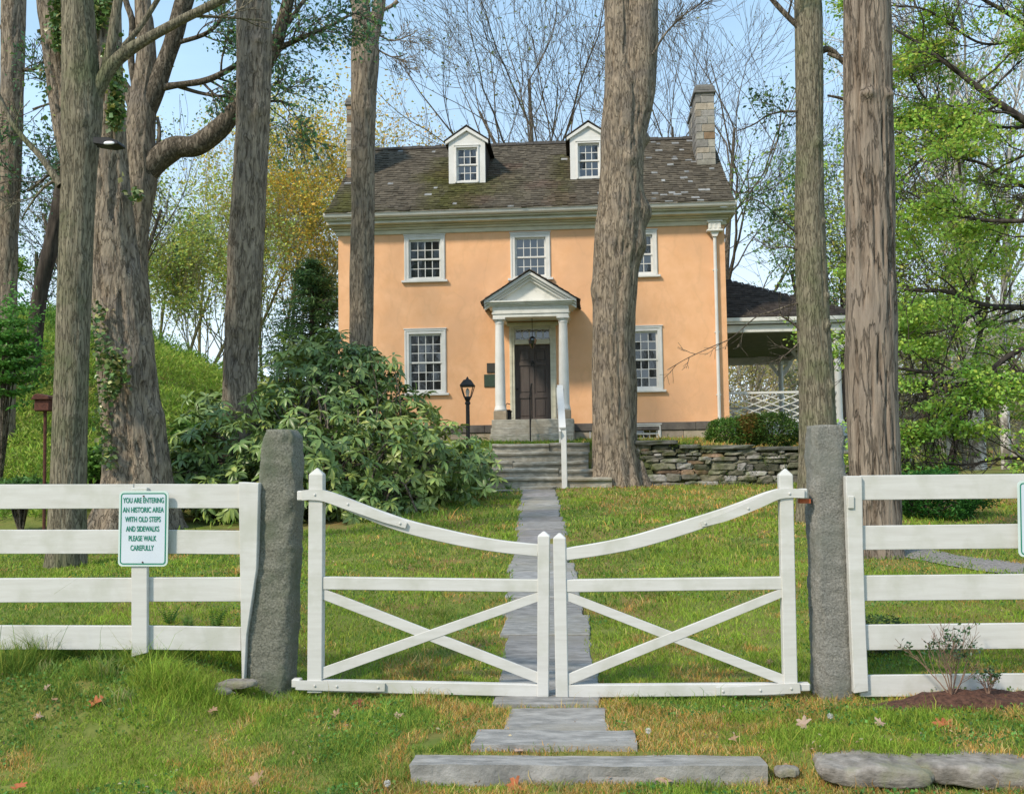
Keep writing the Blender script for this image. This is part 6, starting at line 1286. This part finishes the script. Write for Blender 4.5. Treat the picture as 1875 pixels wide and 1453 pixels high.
# ================================================================== GRASS
def blades():
    g = np.random.default_rng(200); out_ = []
    for (y0, y1, n, h, w_) in ((4.35, 5.3, 85000, .034, .0042), (5.3, 6.6, 110000, .036, .0042), (6.6, 9, 85000, .034, .006), (9, 13, 80000, .040, .010), (13, 21, 80000, .045, .017)):
        Y = g.uniform(y0, y1, n); n2 = int(n*1.28); Y = g.uniform(y0, y1, n2); px = g.uniform(-330, 2220, n2); X = Y*((px-937.5)/F_-.0717); out_.append((X, Y, np.full(n2, h), np.full(n2, w_)))
    n = 70000; Y = 21.1+6.3*g.random(n)**1.5; X = g.uniform(-6.5, 5.2, n); out_.append((X, Y, np.full(n, .06), np.full(n, .02)))
    X, Y, H, W_ = [np.concatenate(k) for k in zip(*out_)]
    cl = fbm(X*3, Y*3, 0, 201, 3); cl2 = fbm(X*9, Y*9, 0, 202, 2)
    H = H*(.35+1.6*cl)*(.5+1.0*cl2)*g.uniform(.4, 1.6, len(X))*(1+1.1*(g.random(len(X)) < .02))
    # taller tufts under the left fence and round the posts
    tuft = sm((-X-1.9)/.4)*sm((Y-5.6)/.25)*(1-sm((Y-6.5)/.4)); H = H*(1+2.6*tuft*sm((fbm(X*4, Y*4, 2, 203, 2)-.42)*6))
    hgt = gh(X, Y); pxx = pathx(Y)
    def inbox(x0, x1, y0, y1, m=.0): return (X > x0-m) & (X < x1+m) & (Y > y0-m) & (Y < y1+m)
    e = g.normal(size=len(X))*.022
    kill = (np.abs(X-pxx) < .27+e+.09*fbm(X*3, Y*2.5, 0, 208, 2)) & (Y > 5.98) & (Y < 20.1)
    for o in list(C.objects):
        if o.name.startswith(('paving_slab', 'step_slab', 'kerb_stone')):
            c = np.array([v.co[:] for v in o.data.vertices])+np.array(o.location); kill |= inbox(c[:, 0].min()+.02, c[:, 0].max()-.02, c[:, 1].min()+.02, c[:, 1].max()-.015)
    kill |= inbox(-1.75, .35, 20.3, 22.35); kill |= inbox(GX0+2.9, 5.9, 20.72, 21.1); kill |= inbox(-2.45, -.25, 25.3, 28)
    mb_ = ((X-mbx-.10)/.62)**2+((Y-mby)/.15)**2 < 1; kill |= mb_&(g.random(len(X)) < .93)
    gp_ = np.interp(X, Pg[:, 0], Pg[:, 1]); gw = np.interp(X, Pg[:, 0], Pg[:, 3]); kill |= (np.abs(Y-gp_) < gw+e*2) & (X > 3.5)
    kill |= (X < .4) & (X > -2.2) & (Y > 20.2) & (Y < 22.4)
    bare_ = (X < -3.2) & (Y > 13.4); kill |= bare_ & (Y < 22)
    kill |= (fbm(X*5, Y*5, 1, 207, 2) < .18)
    k = ~kill; X, Y, H, W_, hgt, cl, tuft = X[k], Y[k], H[k], W_[k], hgt[k], cl[k], tuft[k]; n = len(X)
    # colour patches: fresh green, yellow green, dry orange moss
    a = fbm(X*.9, Y*.9, 0, 204, 3); b_ = fbm(X*2.6, Y*2.6, 0, 205, 3); d = fbm(X*7, Y*7, 0, 206, 2)
    dry = .42+.0*X
    fore = (1-sm((Y-6.2)/.6)); rightback = sm((X+.5)/1.5)*sm((Y-13)/5); mid = sm((Y-6.5)/1)*(1-rightback)
    centre = np.exp(-((X+.1)/1.3)**2)*fore
    p = b_*.7+d*.3+.12*centre+.03*fore+.11*rightback-.07*mid-.10*tuft-.08*fore*sm((-X-.9)/.8)-.03*fore*sm((X-1.2)/.6)
    pd = sm((p-.50)/.12)*.7; r_ = g.random(n)
    fresh = np.where((a > .5)[:, None], np.array((.26, .40, .045)), np.array((.18, .31, .045)))
    yel = np.array((.38, .42, .07)); dr = np.where((g.random(n) < .5)[:, None], np.array((.66, .36, .10)), np.array((.60, .46, .18)))
    c = fresh.copy(); m1 = g.random(n) < .28; c[m1] = yel; m2 = r_ < pd; c[m2] = dr[m2]
    c = c*(1+(g.random((n, 1))-.5)*.8)*(.78+.44*fbm(X*1.6, Y*1.6, 5, 209, 3))[:, None]
    th = g.uniform(0, 2*math.pi, n); W = np.stack([np.cos(th), np.sin(th), 0*th], -1)*W_[:, None]*g.uniform(.6, 1.3, n)[:, None]; W[:, 1] *= .5
    ln = g.normal(size=(n, 3))*.45; ln[:, 2] = 1; up = unit(ln)*H[:, None]; B = np.stack([X, Y, hgt-.006], -1); bend = g.normal(size=(n, 3))*.30*H[:, None]; bend[:, 2] = -np.abs(bend[:, 2])*.5
    V = np.stack([B-W/2, B+W/2, B+up*.6+W*.38, B+up*.6-W*.38, B+up+bend], 1).reshape(-1, 3); i = np.arange(n)[:, None]*5
    Fc = np.concatenate([i+np.array([[0, 1, 2]]), i+np.array([[0, 2, 3]]), i+np.array([[3, 2, 4]])], 1).reshape(-1, 3)
    return tag(npmesh('grass', V, Fc, 'grass', cols=np.repeat(c, 5, 0), loc=(0, 10, 0)), 'short lawn grass, fresh green with dry orange patches, on both sides of the gate', 'grass', kind='stuff')
blades()
g = np.random.default_rng(215); n = 60000; Y = 4.4+g.random(n)**1.3*9; px = g.uniform(-40, 1920, n); X = Y*((px-937.5)/F_-.0717); f_ = fbm(X*2.2, Y*2.2, 0, 216, 3)
kp = (f_ > .54-.05*sm((X-1)/1)) & (np.abs(X-pathx(Y)) > .36) & ~((np.abs(Y-5.2) < .32) & (X > -1) & (X < 1)) & ~((np.abs(Y-5.03) < .2) & (X > .9)) & ~(((X-mbx-.10)/.62)**2+((Y-mby)/.15)**2 < 1); X, Y = X[kp], Y[kp]
P = np.stack([X, Y, gh(X, Y)+.006+.030*g.random(len(X))], -1)
tag(leaves('clover', P, .017, rcols(len(X), (.10, .24, .05), .4, (.18, .34, .07), .3, g), loc=(0, 7, 0), aspect=.85, droop=-.6), 'low clover and broad leaved weeds mixed through the lawn', 'clover', kind='stuff')
# fine dry litter in the turf
g = np.random.default_rng(210); n = 3800; Y = 4.4+g.random(n)**1.5*13; px = g.uniform(-40, 1920, n); X = Y*((px-937.5)/F_-.0717); kp = (fbm(X*2, Y*2, 0, 211, 3) > .46) & (np.abs(X-pathx(Y)) > .3*(g.random(n) > .15)); X, Y = X[kp], Y[kp]
P = np.stack([X, Y, gh(X, Y)+.018+.012*g.random(len(X))], -1)
tag(leaves('leaf_litter', P, .020, rcols(len(X), (.42, .27, .15), .35, (.50, .40, .28), .3, g), mt='dead_leaf', loc=(0, 9, 0), aspect=.5, droop=0), 'scattered bits of dry leaf in the lawn', 'leaf litter', kind='stuff')
# ferny weeds under the left fence
g = np.random.default_rng(220)
def weed(px, Y, h_, n, seed, label, cat='fern', col=(.12, .24, .04)):
    g = np.random.default_rng(seed); x = float(pt(px, 1200, Y)[0]); z = float(gh(x, Y)); V, Fc, Cc = [], [], []; 
    PP, XX, ZZ, LL, CC = [], [], [], [], []
    for k in range(n):
        a = g.uniform(0, 6.28); lean = g.uniform(.1, .6); d = np.array((math.cos(a)*lean, math.sin(a)*lean, 1)); L_ = h_*g.uniform(.6, 1.1); m_ = 12
        for j in range(1, m_+1):
            t = j/m_; c = np.array((x+g.normal()*.0, Y, z))+d*L_*t+np.array((math.cos(a), math.sin(a), -1))*L_*.25*t*t; sd_ = np.array((-math.sin(a), math.cos(a), .15))
            for s in (-1, 1): PP.append(c); XX.append(sd_*s+d*.35); ZZ.append((math.cos(a), math.sin(a), .8)); LL.append(L_*.24*(1.05-t)+.004)
    LL = np.array(LL); V, Fc, c = scatter(LEAF1, np.array(PP), np.array(XX), np.array(ZZ), LL, LL*.35, rcols(len(PP), col, .3, g=g)); o = npmesh('fern', V, Fc, 'leaf', cols=c, loc=(x, Y, z)); return tag(o, label, cat)
weed(265, 6.05, .14, 6, 1, 'small fern growing at the foot of the sign post'); weed(205, 6.0, .17, 5, 2, 'fern in the grass left of the sign post', ); weed(395, 7.2, .22, 6, 3, 'fern behind the left fence near the leaning granite post'); weed(310, 7.3, .20, 5, 4, 'fern behind the left fence, right of the sign post')
weed(345, 7.15, .22, 5, 5, 'middle one of three ferns behind the left fence right of the sign post'); weed(265+5, 5.75, .10, 6, 6, 'low leafy weed in the grass in front of the sign post', 'weed', (.17, .30, .05)); weed(935, 20.1, .22, 8, 7, 'small fern against the lowest garden step')
def tallgrass(px, Y, h_, n, seed, label):
    g = np.random.default_rng(seed); x = float(pt(px, 1200, Y)[0]); z = float(gh(x, Y)); X = x+g.normal(size=n)*.035; YY = Y+g.normal(size=n)*.03; B = np.stack([X, YY, np.full(n, z-.01)], -1); H = h_*g.uniform(.5, 1.1, n)
    d = g.normal(size=(n, 3))*.28; d[:, 2] = 1; up = unit(d)*H[:, None]; W = np.stack([np.full(n, .0022), 0*H, 0*H], -1); bend = np.stack([g.normal(size=n)*.3, g.normal(size=n)*.2, -.12+0*H], -1)*H[:, None]
    V = np.stack([B-W, B+W, B+up*.55+W, B+up*.55-W, B+up+bend], 1).reshape(-1, 3); i = np.arange(n)[:, None]*5; Fc = np.concatenate([i+np.array([[0, 1, 2]]), i+np.array([[0, 2, 3]]), i+np.array([[3, 2, 4]])], 1).reshape(-1, 3)
    return tag(npmesh('grass_tuft', V, Fc, 'leaf', cols=np.repeat(rcols(n, (.20, .30, .07), .3, (.36, .32, .14), .3, g), 5, 0), loc=(x, Y, z)), label, 'grass tuft', 'tall grass tufts')
for k, (px, Y, h_, lab) in enumerate([(200, 5.9, .18, 'tall grass tuft standing left of the sign post below the fence'), (300, 5.95, .12, 'grass tuft right of the sign post below the fence'), (222, 5.6, .13, 'bright grass tuft in front of the left fence'), (520, 6.05, .11, 'grass tuft at the foot of the leaning granite post'), (90, 6.0, .13, 'grass tuft under the fence towards the left edge'), (1535, 6.0, .07, 'low grass tuft at the foot of the upright granite post'), (1310, 20.0, .15, 'grass tuft below the retaining wall'), (870, 5.0, .07, 'grass tuft at the left end of the long kerb stone'), (1290, 4.88, .09, 'grass tuft in front of the long kerb stone, right part'), (1010, 4.87, .08, 'grass tuft in front of the middle of the long kerb stone'), (1560, 4.86, .07, 'grass tuft in front of the pale slab of rock'), (1690, 4.9, .08, 'grass tuft between the two flat slabs of rock at lower right'), (1810, 4.88, .06, 'grass tuft in front of the brown mossy slab of rock')]):
    tallgrass(px, Y, h_, 46, 230+k, lab)
